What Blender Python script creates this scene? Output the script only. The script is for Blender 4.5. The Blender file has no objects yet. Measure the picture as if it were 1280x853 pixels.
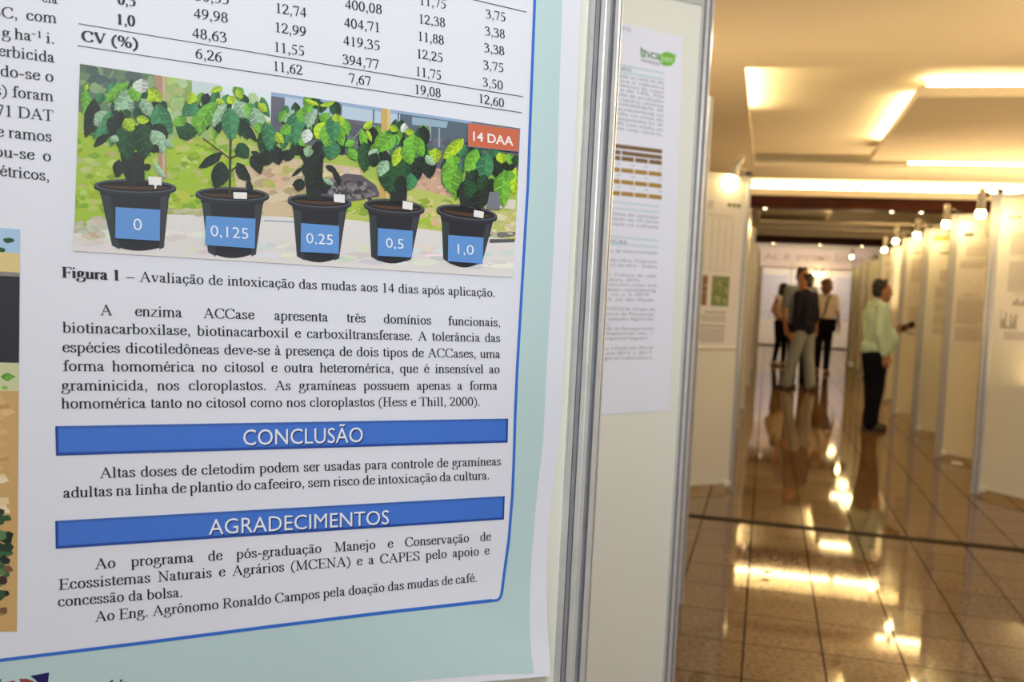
import bpy, bmesh, math, random
from mathutils import Vector, Matrix

C = bpy.context.scene.collection
R = math.radians
# ---------------------------------------------------------------- camera, light, exposure
FPX = 1225.0                      # focal length in pixels of the 1280x853 frame
CX, CY, EYE = 640.0, 426.5, 1.35
_d = Vector((960 - CX, -(375 - CY), -FPX)).normalized()          # the hall's long axis seen from the camera
_e = Vector((1960 - CX, -(424 - CY), -FPX))
_u = _e.cross(_d).normalized()
_x = _d.cross(_u)
ROT = Matrix((_x, _d, _u))        # camera -> world
cam_data = bpy.data.cameras.new('camera')
cam = bpy.data.objects.new('camera', cam_data)
C.objects.link(cam)
cam_data.sensor_width = 36.0
cam_data.lens = 36.0 * FPX / 1280.0
cam_data.clip_start = 0.02
cam_data.dof.use_dof = True
cam_data.dof.focus_distance = 0.97
cam_data.dof.aperture_fstop = 8.0
cam.matrix_world = Matrix.Translation((0, 0, EYE)) @ ROT.to_4x4()
sc = bpy.context.scene
sc.camera = cam
sc.view_settings.view_transform = 'Standard'
sc.view_settings.look = 'None'
sc.view_settings.exposure = 0.0
sc.view_settings.gamma = 1.0
sc.view_settings.use_curve_mapping = False

world = bpy.data.worlds.new('world')
sc.world = world
world.use_nodes = True
world.node_tree.nodes['Background'].inputs[0].default_value = (1.0, 0.78, 0.5, 1)
world.node_tree.nodes['Background'].inputs[1].default_value = 0.05

WARM = (1.0, 0.69, 0.33)
BULB = (1.0, 0.71, 0.30)
TUBE_STRENGTH = 78.0
BULB_STRENGTH = 140.0
BOOTH_FILL_W = 120.0
FLASH_W, REAR_FILL_W = 8.0, 90.0


def area(name, loc, aim, size, energy, color):
    l = bpy.data.lights.new(name, 'AREA')
    l.shape = 'RECTANGLE'
    l.size, l.size_y = size
    l.energy, l.color = energy, color
    o = bpy.data.objects.new(name, l)
    C.objects.link(o)
    o.location = loc
    o.rotation_euler = (Vector(aim) - Vector(loc)).to_track_quat('-Z', 'Y').to_euler()
    return o


fl = area('camera_flash', (0.30, -0.15, 1.85), (0.25, 5.0, 1.0), (0.20, 0.14), FLASH_W, (0.84, 0.92, 1.0))
fl.data.spread = R(150)
area('added_fill_behind_camera', (1.3, -4.6, 2.1), (-0.1, 2.0, 1.4), (2.6, 1.8), REAR_FILL_W, (0.88, 0.94, 1.0))  # added cool fill behind the camera



def lamp_light(name, loc, energy, color, radius=0.04):
    l = bpy.data.lights.new(name, 'POINT')
    l.energy, l.color, l.shadow_soft_size = energy, color, radius
    o = bpy.data.objects.new(name, l)
    C.objects.link(o)
    o.location = loc


# the clip spotlights of the panels whose tops lie above or beside the picture
lamp_light('panel_lamp_light', (0.05, 0.72, 2.28), 4.5, (1.0, 0.93, 0.84))
lamp_light('panel_lamp_light', (0.75, 1.75, 2.0), 36.0, (0.90, 0.94, 1.0))  # stands for the second panel's lamp, moved into the aisle for even fill
lamp_light('panel_lamp_light', (0.05, 3.80, 2.30), 12.0, (1.0, 0.86, 0.66))
for _y in (4.3, 6.0):
    lamp_light('panel_lamp_light', (1.75, _y, 2.15), 9.0, BULB)
for _x, _y in ((1.55, 16.2), (1.6, 18.6), (1.65, 20.4), (1.7, 25.0)):
    lamp_light('panel_lamp_light', (_x, _y, 2.26), 6.0, BULB, 0.12)
# unseen upward fill added behind both rows of panels to brighten the ceiling
area('added_ceiling_fill_right', (4.6, 7.0, 1.5), (4.0, 7.0, 4.0), (1.0, 6.0), 95.0, WARM)
area('added_ceiling_fill_left', (-2.3, 7.5, 1.5), (-2.0, 7.5, 4.0), (0.5, 6.0), 50.0, WARM)
area('added_ceiling_fill_right', (4.6, 14.0, 1.5), (4.4, 14.0, 4.0), (1.0, 6.0), 240.0, WARM)

# ---------------------------------------------------------------- materials


def mat(name, col, rough=0.5, metal=0.0, spec=0.5, noise=0.0, scale=8.0, bump=0.0, emit=None, strength=0.0):
    m = bpy.data.materials.get(name)
    if m:
        return m
    m = bpy.data.materials.new(name)
    m.use_nodes = True
    nt = m.node_tree
    b = nt.nodes['Principled BSDF']
    b.inputs['Base Color'].default_value = (*col, 1)
    b.inputs['Roughness'].default_value = rough
    b.inputs['Metallic'].default_value = metal
    b.inputs['Specular IOR Level'].default_value = spec
    if emit:
        b.inputs['Emission Color'].default_value = (*emit, 1)
        b.inputs['Emission Strength'].default_value = strength
    if noise or bump:
        tc = nt.nodes.new('ShaderNodeTexCoord')
        n = nt.nodes.new('ShaderNodeTexNoise')
        n.inputs['Scale'].default_value = scale
        n.inputs['Detail'].default_value = 5
        nt.links.new(tc.outputs['Object'], n.inputs['Vector'])
        if noise:
            r = nt.nodes.new('ShaderNodeValToRGB')
            r.color_ramp.elements[0].position = 0.3
            r.color_ramp.elements[1].position = 0.7
            r.color_ramp.elements[0].color = (*[c * (1 - noise) for c in col], 1)
            r.color_ramp.elements[1].color = (*[min(1, c * (1 + noise)) for c in col], 1)
            nt.links.new(n.outputs['Fac'], r.inputs['Fac'])
            nt.links.new(r.outputs['Color'], b.inputs['Base Color'])
        if bump:
            bp = nt.nodes.new('ShaderNodeBump')
            bp.inputs['Strength'].default_value = bump
            bp.inputs['Distance'].default_value = 0.01
            nt.links.new(n.outputs['Fac'], bp.inputs['Height'])
            nt.links.new(bp.outputs['Normal'], b.inputs['Normal'])
    return m


def ink_material():
    m = bpy.data.materials.new('printed_ink')
    m.use_nodes = True
    nt = m.node_tree
    b = nt.nodes['Principled BSDF']
    a = nt.nodes.new('ShaderNodeAttribute')
    a.attribute_name = 'ink'
    n = nt.nodes.new('ShaderNodeTexNoise')
    n.inputs['Scale'].default_value = 400
    mx = nt.nodes.new('ShaderNodeMix')
    mx.data_type = 'RGBA'
    mx.blend_type = 'OVERLAY'
    mx.inputs[0].default_value = 0.12
    nt.links.new(a.outputs['Color'], mx.inputs[6])
    nt.links.new(n.outputs['Color'], mx.inputs[7])
    nt.links.new(mx.outputs[2], b.inputs['Base Color'])
    b.inputs['Roughness'].default_value = 0.5
    b.inputs['Specular IOR Level'].default_value = 0.35
    return m


INK = ink_material()
PAPER = mat('poster_paper', (0.80, 0.81, 0.88), 0.45, spec=0.4, noise=0.015, scale=3)
PAPER_WARM = mat('matte_poster_paper', (0.80, 0.78, 0.74), 0.6, spec=0.3, noise=0.02, scale=3)
BOARD = mat('cream_laminate_board', (0.80, 0.79, 0.68), 0.38, spec=0.4, noise=0.015, scale=2)
ALU = mat('anodised_aluminium', (0.66, 0.66, 0.64), 0.36, metal=0.35, noise=0.06, scale=30)
SLOT = mat('aluminium_slot_shadow_gap', (0.30, 0.30, 0.31), 0.5, metal=0.2, noise=0.1, scale=40)
WHITE_PLASTIC = mat('white_plastic', (0.8, 0.8, 0.78), 0.4, noise=0.02)
BLACK = mat('black_plastic', (0.015, 0.015, 0.016), 0.4, noise=0.2, scale=20)
CHROME = mat('lamp_chrome', (0.72, 0.70, 0.66), 0.22, metal=1.0, noise=0.04, scale=20)
PLASTER = mat('cream_painted_plaster', (0.82, 0.75, 0.64), 0.75, spec=0.25, noise=0.02, scale=1.5, bump=0.03)
BEAMWOOD = mat('dark_stained_wood', (0.040, 0.009, 0.004), 0.5, spec=0.15, noise=0.35, scale=6)
TUBE = mat('lit_fluorescent_tube', (1, 1, 1), 0.4, noise=0.0, emit=(1.0, 0.74, 0.34), strength=TUBE_STRENGTH)
BULBM = mat('lit_bulb_glass', (1, 1, 1), 0.3, emit=BULB, strength=BULB_STRENGTH)
DOWN = mat('lit_downlight', (1, 1, 1), 0.3, emit=(1.0, 0.72, 0.4), strength=14)

# ---------------------------------------------------------------- helpers


def link(o):
    C.objects.link(o)
    return o


def obj(name, bm, m, parent=None, smooth=False):
    me = bpy.data.meshes.new(name)
    if isinstance(bm, bmesh.types.BMesh):
        bm.to_mesh(me)
        bm.free()
    else:
        me = bm
        me.name = name
    if m is not None:
        for k in (m if isinstance(m, (list, tuple)) else [m]):
            me.materials.append(k)
    if smooth:
        for p in me.polygons:
            p.use_smooth = True
    o = link(bpy.data.objects.new(name, me))
    if parent:
        o.parent = parent
    return o


def thing(name, label, cat, loc=(0, 0, 0), rotz=0.0, group=None):
    o = link(bpy.data.objects.new(name, None))
    o.empty_display_size = 0.1
    o.location = loc
    o.rotation_euler = (0, 0, rotz)
    return tag(o, label, cat, group)


def tag(o, label, cat, group=None):
    o['label'] = label
    o['category'] = cat
    if group:
        o['group'] = group
    return o


def struct(name, bm, m):
    o = obj(name, bm, m)
    o['kind'] = 'structure'
    return o


def box(bm, lo, hi, M=None):
    v = [bm.verts.new((x, y, z)) for z in (lo[2], hi[2]) for y in (lo[1], hi[1]) for x in (lo[0], hi[0])]
    for f in ((0, 2, 3, 1), (4, 5, 7, 6), (0, 1, 5, 4), (2, 6, 7, 3), (0, 4, 6, 2), (1, 3, 7, 5)):
        bm.faces.new([v[i] for i in f])
    if M is not None:
        bmesh.ops.transform(bm, matrix=M, verts=v)
    return bm


def rbox(lo, hi, bev=0.003, seg=2):
    bm = box(bmesh.new(), lo, hi)
    bmesh.ops.bevel(bm, geom=bm.edges[:], offset=bev, segments=seg, affect='EDGES', profile=0.5)
    return bm


def tube(bm, pts, rad, n=12):
    """round bar along points; rad is a number or one radius per point"""
    pts = [Vector(p) for p in pts]
    rad = rad if isinstance(rad, (list, tuple)) else [rad] * len(pts)
    rings = []
    for i, p in enumerate(pts):
        t = (pts[min(i + 1, len(pts) - 1)] - pts[max(i - 1, 0)]).normalized()
        a = t.cross(Vector((0, 0, 1)))
        if a.length < 0.1:
            a = t.cross(Vector((1, 0, 0)))
        a.normalize()
        b = t.cross(a)
        rings.append([bm.verts.new(p + rad[i] * (a * math.cos(2 * math.pi * k / n) + b * math.sin(2 * math.pi * k / n))) for k in range(n)])
    for q, r in zip(rings, rings[1:]):
        for k in range(n):
            bm.faces.new((q[k], q[(k + 1) % n], r[(k + 1) % n], r[k]))
    bm.faces.new(rings[0][::-1])
    bm.faces.new(rings[-1])
    return bm


def lathe(bm, prof, n=20, M=None):
    """surface of revolution about z; prof = [(r, z), ...]"""
    vs = []
    rings = []
    for r, z in prof:
        ring = [bm.verts.new((r * math.cos(2 * math.pi * k / n), r * math.sin(2 * math.pi * k / n), z)) for k in range(n)]
        rings.append(ring)
        vs += ring
    for q, r in zip(rings, rings[1:]):
        for k in range(n):
            bm.faces.new((q[k], q[(k + 1) % n], r[(k + 1) % n], r[k]))
    bm.faces.new(rings[0][::-1])
    bm.faces.new(rings[-1])
    if M is not None:
        bmesh.ops.transform(bm, matrix=M, verts=vs)
    return bm


def spline3(p, n=5):
    p = [Vector(q) for q in p]
    out = []
    for i in range(len(p) - 1):
        a, b, c, d = p[max(i - 1, 0)], p[i], p[i + 1], p[min(i + 2, len(p) - 1)]
        for k in range(n):
            t = k / n
            out.append(0.5 * (2 * b + (c - a) * t + (2 * a - 5 * b + 4 * c - d) * t * t + (3 * b - a - 3 * c + d) * t ** 3))
    return out + [p[-1]]


def ray(px, py):
    return ROT @ Vector((px - CX, CY - py, -FPX))


# ---------------------------------------------------------------- lettering: a hand-drawn book face (pen strokes) and the built-in sans
ADV = dict(a=444, b=500, c=444, d=500, e=444, f=333, g=500, h=500, i=278, j=278, k=500, l=278, m=778, n=500, o=500, p=500, q=500, r=333, s=389, t=278, u=500, v=500, w=722, x=500, y=500, z=444,
           A=722, B=667, C=667, D=722, E=611, F=556, G=722, H=722, I=333, J=389, K=722, L=611, M=889, N=722, O=722, P=556, Q=722, R=667, S=556, T=611, U=722, V=722, W=944, X=722, Y=722, Z=611)
ADV.update({c: 500 for c in '0123456789'})
ADV.update({',': 250, '.': 250, '(': 333, ')': 333, '%': 833, '-': 333, '–': 500, ' ': 250, '¹': 300, '⁻': 300, '/': 278})
# each stroke: (kind, points, weight)  kind S = spline, L = polyline, O = closed oval (cx, cy, rx, ry), D = dot (x, y, r), F = thin serif (x0, x1, y)
G = {
    'a': [('S', [(90, 345), (125, 410), (200, 435), (270, 405), (298, 330), (298, 110), (320, 35), (365, 22), (425, 50)], 1), ('S', [(298, 268), (190, 228), (95, 165), (85, 85), (140, 25), (215, 38), (298, 95)], .9), ('D', (92, 335, 42))],
    'b': [('L', [(110, 670), (110, 20)], 1), ('S', [(110, 330), (175, 420), (265, 438), (375, 380), (422, 230), (370, 70), (265, 12), (170, 20), (110, 70)], .95), ('F', (15, 120, 660))],
    'c': [('S', [(375, 335), (320, 425), (230, 437), (125, 380), (80, 225), (125, 80), (235, 22), (335, 45), (408, 120)], 1), ('D', (365, 340, 42))],
    'd': [('L', [(388, 670), (388, 10)], 1), ('S', [(388, 340), (320, 425), (235, 437), (125, 380), (78, 225), (125, 75), (225, 15), (325, 30), (388, 90)], .95), ('F', (290, 395, 660)), ('F', (385, 490, 18))],
    'e': [('L', [(85, 262), (395, 262)], 1), ('S', [(392, 262), (375, 370), (305, 435), (225, 437), (125, 375), (78, 235), (115, 90), (225, 20), (330, 45), (408, 130)], 1)],
    'f': [('S', [(350, 600), (320, 660), (260, 662), (200, 600), (185, 480), (185, 15)], 1), ('F', (25, 310, 435)), ('F', (35, 300, 12)), ('D', (345, 610, 40))],
    'g': [('O', (225, 305, 120, 132), 1), ('S', [(160, 190), (95, 140), (130, 90), (300, 75), (430, 45), (445, -70), (345, -180), (200, -195), (70, -155), (50, -80), (140, 0)], .85), ('F', (320, 470, 412))],
    'h': [('L', [(112, 670), (112, 10)], 1), ('S', [(112, 325), (190, 415), (285, 437), (360, 385), (378, 260), (378, 10)], 1), ('F', (15, 120, 660)), ('F', (25, 205, 12)), ('F', (290, 470, 12))],
    'i': [('L', [(140, 440), (140, 10)], 1), ('F', (30, 145, 428)), ('F', (35, 250, 12)), ('D', (135, 610, 55))],
    'ı': [('L', [(140, 440), (140, 10)], 1), ('F', (30, 145, 428)), ('F', (35, 250, 12))],
    'j': [('S', [(150, 440), (150, -60), (110, -170), (20, -195)], 1), ('F', (40, 155, 428)), ('D', (145, 610, 55))],
    'k': [('L', [(112, 670), (112, 10)], 1), ('L', [(400, 432), (140, 205)], .5), ('L', [(215, 270), (430, 15)], 1), ('F', (15, 120, 660)), ('F', (25, 205, 12)), ('F', (330, 480, 436)), ('F', (350, 495, 12))],
    'l': [('L', [(140, 670), (140, 10)], 1), ('F', (30, 145, 660)), ('F', (35, 250, 12))],
    'm': [('L', [(112, 440), (112, 10)], 1), ('S', [(112, 330), (185, 415), (275, 437), (350, 385), (385, 260), (388, 10)], 1), ('S', [(385, 330), (460, 415), (550, 437), (630, 385), (662, 260), (665, 10)], 1), ('F', (15, 120, 428)), ('F', (25, 205, 12)), ('F', (305, 475, 12)), ('F', (580, 760, 12))],
    'n': [('L', [(112, 440), (112, 10)], 1), ('S', [(112, 325), (190, 415), (285, 437), (360, 385), (378, 260), (378, 10)], 1), ('F', (15, 120, 428)), ('F', (25, 205, 12)), ('F', (290, 470, 12))],
    'o': [('O', (250, 226, 170, 212), 1)],
    'p': [('L', [(112, 440), (112, -200)], 1), ('S', [(112, 340), (175, 420), (265, 438), (375, 380), (422, 230), (370, 70), (265, 12), (170, 20), (112, 70)], .95), ('F', (15, 120, 428)), ('F', (20, 215, -207))],
    'q': [('L', [(388, 440), (388, -200)], 1), ('S', [(388, 340), (320, 425), (235, 437), (125, 380), (78, 225), (125, 75), (225, 15), (325, 30), (388, 90)], .95), ('F', (290, 480, -207))],
    'r': [('L', [(115, 440), (115, 10)], 1), ('S', [(115, 320), (185, 410), (255, 437), (315, 405)], .8), ('F', (15, 120, 428)), ('F', (30, 240, 12)), ('D', (300, 400, 44))],
    's': [('S', [(315, 330), (270, 420), (190, 438), (100, 400), (85, 325), (150, 260), (255, 205), (320, 125), (285, 45), (195, 15), (100, 45), (62, 135)], 1)],
    't': [('S', [(140, 570), (140, 110), (160, 35), (215, 25), (268, 60)], 1), ('F', (20, 262, 435))],
    'u': [('S', [(112, 440), (112, 140), (140, 45), (220, 20), (310, 55), (378, 130)], 1), ('L', [(382, 440), (382, 10)], 1), ('F', (10, 118, 432)), ('F', (285, 388, 432)), ('F', (380, 480, 18))],
    'v': [('L', [(85, 435), (255, 20)], 1), ('L', [(255, 20), (415, 435)], .45), ('F', (15, 200, 438)), ('F', (320, 480, 438))],
    'w': [('L', [(85, 435), (235, 20)], 1), ('L', [(235, 20), (365, 400)], .45), ('L', [(345, 435), (495, 20)], 1), ('L', [(495, 20), (640, 435)], .45), ('F', (15, 200, 438)), ('F', (275, 430, 438)), ('F', (560, 700, 438))],
    'x': [('L', [(85, 435), (410, 15)], 1), ('L', [(400, 435), (90, 15)], .45), ('F', (20, 200, 438)), ('F', (310, 475, 438)), ('F', (20, 185, 12)), ('F', (300, 480, 12))],
    'y': [('L', [(85, 435), (265, 30)], 1), ('S', [(420, 435), (265, 30), (190, -150), (110, -200), (50, -180)], .5), ('F', (15, 200, 438)), ('F', (330, 480, 438))],
    'z': [('F', (50, 400, 432)), ('L', [(385, 432), (55, 18)], .9), ('F', (45, 415, 18))],
    'A': [('L', [(360, 655), (110, 15)], .45), ('L', [(345, 655), (610, 15)], 1), ('F', (185, 520, 235)), ('F', (15, 215, 12)), ('F', (500, 710, 12))],
    'B': [('L', [(165, 650), (165, 12)], 1), ('S', [(165, 648), (400, 645), (490, 560), (460, 400), (330, 350), (170, 348)], .95), ('S', [(330, 350), (500, 320), (570, 190), (510, 60), (380, 12), (165, 12)], .95), ('F', (20, 170, 650)), ('F', (20, 170, 12))],
    'C': [('S', [(600, 500), (540, 610), (390, 655), (200, 600), (85, 430), (95, 210), (220, 50), (400, 12), (540, 55), (630, 150)], 1), ('L', [(603, 640), (603, 460)], .4)],
    'D': [('L', [(165, 650), (165, 12)], 1), ('S', [(165, 648), (380, 645), (560, 580), (650, 420), (640, 220), (540, 70), (370, 14), (165, 12)], 1), ('F', (20, 170, 650)), ('F', (20, 170, 12))],
    'E': [('L', [(165, 650), (165, 12)], 1), ('F', (20, 545, 650)), ('F', (20, 575, 12)), ('F', (165, 460, 345)), ('L', [(540, 650), (550, 530)], .4), ('L', [(565, 12), (595, 150)], .4), ('L', [(458, 420), (458, 265)], .4)],
    'F': [('L', [(165, 650), (165, 12)], 1), ('F', (20, 530, 650)), ('F', (20, 290, 12)), ('F', (165, 440, 340)), ('L', [(528, 650), (540, 520)], .4), ('L', [(438, 415), (438, 260)], .4)],
    'G': [('S', [(600, 500), (540, 610), (390, 655), (200, 600), (85, 430), (95, 210), (220, 50), (400, 12), (540, 40), (620, 90)], 1), ('L', [(603, 640), (603, 460)], .4), ('L', [(612, 300), (612, 60)], 1), ('F', (480, 705, 315))],
    'H': [('L', [(165, 650), (165, 12)], 1), ('L', [(555, 650), (555, 12)], 1), ('F', (165, 555, 340)), ('F', (20, 300, 650)), ('F', (20, 300, 12)), ('F', (420, 700, 650)), ('F', (420, 700, 12))],
    'I': [('L', [(165, 650), (165, 12)], 1), ('F', (25, 310, 650)), ('F', (25, 310, 12))],
    'J': [('S', [(240, 650), (240, 150), (190, 25), (80, 10), (30, 60)], 1), ('F', (100, 370, 650))],
    'K': [('L', [(165, 650), (165, 12)], 1), ('L', [(590, 640), (180, 320)], .45), ('L', [(290, 400), (640, 15)], 1), ('F', (20, 300, 650)), ('F', (20, 300, 12)), ('F', (470, 690, 650)), ('F', (520, 715, 12))],
    'L': [('L', [(165, 650), (165, 12)], 1), ('F', (20, 300, 650)), ('F', (20, 570, 12)), ('L', [(565, 12), (595, 160)], .4)],
    'M': [('L', [(155, 650), (155, 12)], .45), ('L', [(160, 650), (425, 20)], 1), ('L', [(425, 20), (705, 650)], .45), ('L', [(735, 650), (735, 12)], 1), ('F', (20, 165, 650)), ('F', (20, 265, 12)), ('F', (700, 865, 650)), ('F', (600, 865, 12))],
    'N': [('L', [(150, 640), (150, 12)], .45), ('L', [(130, 650), (590, 15)], 1), ('L', [(592, 650), (592, 12)], .45), ('F', (15, 140, 650)), ('F', (20, 270, 12)), ('F', (480, 700, 650))],
    'O': [('O', (361, 332, 270, 322), 1)],
    'P': [('L', [(160, 650), (160, 12)], 1), ('S', [(160, 648), (370, 645), (490, 570), (490, 410), (370, 325), (165, 318)], .95), ('F', (20, 165, 650)), ('F', (20, 290, 12))],
    'Q': [('O', (361, 332, 270, 322), 1), ('S', [(350, 10), (470, -120), (680, -170)], .7)],
    'R': [('L', [(165, 650), (165, 12)], 1), ('S', [(165, 648), (400, 645), (510, 560), (490, 410), (380, 340), (165, 332)], .95), ('L', [(320, 330), (590, 15)], 1), ('F', (20, 170, 650)), ('F', (20, 295, 12)), ('F', (560, 655, 12))],
    'S': [('S', [(450, 520), (390, 630), (270, 655), (140, 620), (95, 500), (170, 400), (340, 310), (450, 200), (420, 60), (280, 12), (140, 50), (60, 190)], 1), ('L', [(455, 650), (460, 480)], .4), ('L', [(60, 190), (70, 20)], .4)],
    'T': [('L', [(305, 650), (305, 12)], 1), ('F', (30, 580, 650)), ('F', (165, 445, 12)), ('L', [(32, 650), (22, 510)], .4), ('L', [(578, 650), (590, 510)], .4)],
    'U': [('S', [(165, 650), (165, 220), (220, 60), (370, 12), (530, 70), (590, 220), (592, 650)], .9), ('F', (20, 300, 650)), ('F', (480, 700, 650))],
    'V': [('L', [(110, 645), (365, 15)], 1), ('L', [(365, 15), (605, 645)], .45), ('F', (15, 240, 650)), ('F', (500, 700, 650))],
    'W': [('L', [(110, 645), (320, 15)], 1), ('L', [(320, 15), (490, 620)], .45), ('L', [(445, 645), (650, 15)], 1), ('L', [(650, 15), (850, 645)], .45), ('F', (10, 230, 650)), ('F', (760, 930, 650))],
    'X': [('L', [(110, 645), (600, 15)], 1), ('L', [(590, 645), (120, 15)], .45), ('F', (20, 260, 650)), ('F', (470, 690, 650)), ('F', (20, 230, 12)), ('F', (460, 705, 12))],
    'Y': [('L', [(110, 645), (360, 300)], 1), ('L', [(600, 645), (360, 300)], .45), ('L', [(360, 320), (360, 12)], 1), ('F', (20, 240, 650)), ('F', (500, 700, 650)), ('F', (230, 490, 12))],
    'Z': [('F', (40, 580, 650)), ('L', [(560, 650), (50, 12)], 1), ('F', (30, 590, 12))],
    '0': [('O', (250, 332, 175, 325), 1)],
    '1': [('L', [(255, 660), (255, 12)], 1), ('F', (130, 390, 12)), ('L', [(255, 660), (125, 590)], .5)],
    '2': [('S', [(60, 510), (110, 620), (230, 655), (360, 600), (390, 480), (320, 330), (180, 170), (60, 40)], 1), ('L', [(45, 35), (440, 35)], 1.6), ('L', [(440, 35), (475, 150)], .4)],
    '3': [('S', [(70, 540), (130, 630), (230, 655), (345, 600), (355, 480), (270, 390), (170, 350)], 1), ('S', [(170, 350), (330, 350), (415, 230), (385, 80), (240, 5), (110, 20), (60, 60)], 1)],
    '4': [('L', [(335, 660), (335, 12)], 1), ('L', [(335, 650), (40, 200)], .45), ('L', [(30, 190), (470, 190)], 1.5)],
    '5': [('L', [(155, 635), (430, 635)], 1.7), ('L', [(155, 635), (100, 410)], .4), ('S', [(100, 400), (230, 390), (370, 320), (400, 180), (330, 50), (180, 5), (60, 40)], 1)],
    '6': [('S', [(430, 650), (250, 580), (120, 430), (80, 240), (130, 70), (250, 12), (370, 60), (410, 210), (350, 370), (240, 400), (110, 310)], 1)],
    '7': [('L', [(50, 635), (440, 635)], 1.7), ('L', [(440, 630), (230, 0)], .75), ('L', [(52, 640), (30, 500)], .4)],
    '8': [('O', (250, 495, 135, 155), 1), ('O', (250, 175, 165, 168), 1)],
    '9': [('S', [(70, 10), (250, 80), (380, 230), (420, 430), (370, 600), (250, 652), (130, 600), (90, 450), (150, 300), (260, 265), (390, 350)], 1)],
    ',': [('D', (125, 45, 55)), ('S', [(160, 50), (150, -60), (85, -130)], .5)],
    '.': [('D', (125, 45, 58))],
    '(': [('S', [(295, 670), (130, 480), (75, 240), (130, 0), (295, -170)], .8)],
    ')': [('S', [(40, 670), (205, 480), (260, 240), (205, 0), (40, -170)], .8)],
    '%': [('O', (215, 490, 130, 165), .8), ('O', (620, 165, 130, 165), .8), ('L', [(630, 665), (205, -10)], .45)],
    '-': [('L', [(40, 225), (285, 225)], 1.8)],
    '–': [('L', [(0, 225), (500, 225)], 1.2)],
    '/': [('L', [(270, 670), (10, -10)], .5)],
    '¹': [('L', [(150, 660), (150, 290)], .8), ('F', (70, 230, 290)), ('L', [(150, 660), (70, 620)], .5)],
    '⁻': [('L', [(20, 450), (230, 450)], 1.3)],
}
ACC = {'á': 'a´', 'é': 'e´', 'í': 'ı´', 'ó': 'o´', 'ú': 'u´', 'â': 'a^', 'ê': 'e^', 'ô': 'o^', 'ã': 'a~', 'õ': 'o~', 'ç': 'c,', 'à': 'a`'}


def spline(p, n=5):
    out = []
    for i in range(len(p) - 1):
        a, b, c, d = p[max(i - 1, 0)], p[i], p[i + 1], p[min(i + 2, len(p) - 1)]
        for k in range(n):
            t = k / n
            out.append(tuple(0.5 * (2 * b[j] + (c[j] - a[j]) * t + (2 * a[j] - 5 * b[j] + 4 * c[j] - d[j]) * t * t + (3 * b[j] - a[j] - 3 * c[j] + d[j]) * t ** 3) for j in (0, 1)))
    out.append(p[-1])
    return out


def pen(p, w, bold, closed=False):
    """broad-nib ribbon around a centre line: thick verticals, thin horizontals"""
    ha, hb = (88 if bold else 54) * w, (26 if bold else 22) * max(w, 0.8)
    n = len(p)
    L, Rr = [], []
    for i in range(n):
        a, b = (p[(i - 1) % n], p[(i + 1) % n]) if closed else (p[max(i - 1, 0)], p[min(i + 1, n - 1)])
        dx, dy = b[0] - a[0], b[1] - a[1]
        l = math.hypot(dx, dy) or 1
        dx, dy = dx / l, dy / l
        h = math.hypot(ha * dy, hb * dx)
        L.append((p[i][0] - dy * h, p[i][1] + dx * h))
        Rr.append((p[i][0] + dy * h, p[i][1] - dx * h))
    q = []
    for i in range(n if closed else n - 1):
        j = (i + 1) % n
        q.append([L[i], Rr[i], Rr[j], L[j]])
    return q


_gl = {}


def glyph(ch, bold):
    key = (ch, bold)
    if key in _gl:
        return _gl[key]
    base, acc = (ACC[ch][0], ACC[ch][1]) if ch in ACC else (ch, '')
    polys = []
    for s in G.get(base, []):
        if s[0] == 'S':
            polys += pen(spline(s[1]), s[2], bold)
        elif s[0] == 'L':
            polys += pen(s[1], s[2], bold)
        elif s[0] == 'O':
            cx, cy, rx, ry = s[1]
            polys += pen([(cx + rx * math.cos(2 * math.pi * k / 24), cy + ry * math.sin(2 * math.pi * k / 24)) for k in range(24)], s[2], bold, True)
        elif s[0] == 'D':
            x, y, r = s[1]
            r *= 1.2 if bold else 1
            polys.append([(x + r * math.cos(math.pi * k / 5), y + r * math.sin(math.pi * k / 5)) for k in range(10)])
        elif s[0] == 'F':
            x0, x1, y = s[1]
            polys.append([(x0, y - 20), (x1, y - 20), (x1, y + 20), (x0, y + 20)])
    ax = ADV.get('i' if base == 'ı' else base, 500) / 2 + (20 if base == 'ı' else 0)
    if acc == '´':
        polys += pen([(ax - 30, 520), (ax + 70, 660)], .8, bold)
    elif acc == '`':
        polys += pen([(ax - 70, 660), (ax + 30, 520)], .8, bold)
    elif acc == '^':
        polys += pen([(ax - 110, 520), (ax, 650)], .7, bold) + pen([(ax, 650), (ax + 110, 520)], .5, bold)
    elif acc == '~':
        polys += pen(spline([(ax - 130, 545), (ax - 60, 610), (ax + 60, 555), (ax + 130, 620)]), .9, bold)
    elif acc == ',':
        polys += pen(spline([(235, 10), (290, -80), (235, -160), (160, -170)]), .7, bold)
    _gl[key] = (polys, ADV.get('i' if base == 'ı' else base, 500))
    return _gl[key]


def serif(text, bold=False):
    """polygons of a line in units where 1 = em, natural width"""
    out, x = [], 0.0
    for ch in text:
        ps, w = glyph(ch, bold)
        out += [[((x + a) / 1000.0, b / 1000.0) for a, b in p] for p in ps]
        x += w
    return out, x / 1000.0


def justified(text, aspect, bold=False):
    """line stretched at its word gaps to aspect = width / em"""
    words = text.split(' ')
    parts = [serif(w, bold) for w in words]
    tot = sum(p[1] for p in parts)
    gap = (aspect - tot) / max(1, len(words) - 1) if len(words) > 1 else 0
    sx = 1.0
    if gap < 0.18 and len(words) > 1:
        sx = (aspect - 0.22 * (len(words) - 1)) / tot
        gap = 0.22
    out, x = [], 0.0
    for ps, w in parts:
        out += [[(x + a * sx, b) for a, b in p] for p in ps]
        x += w * sx + gap
    return out, (x - gap)


_dg = bpy.context.evaluated_depsgraph_get()


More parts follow.
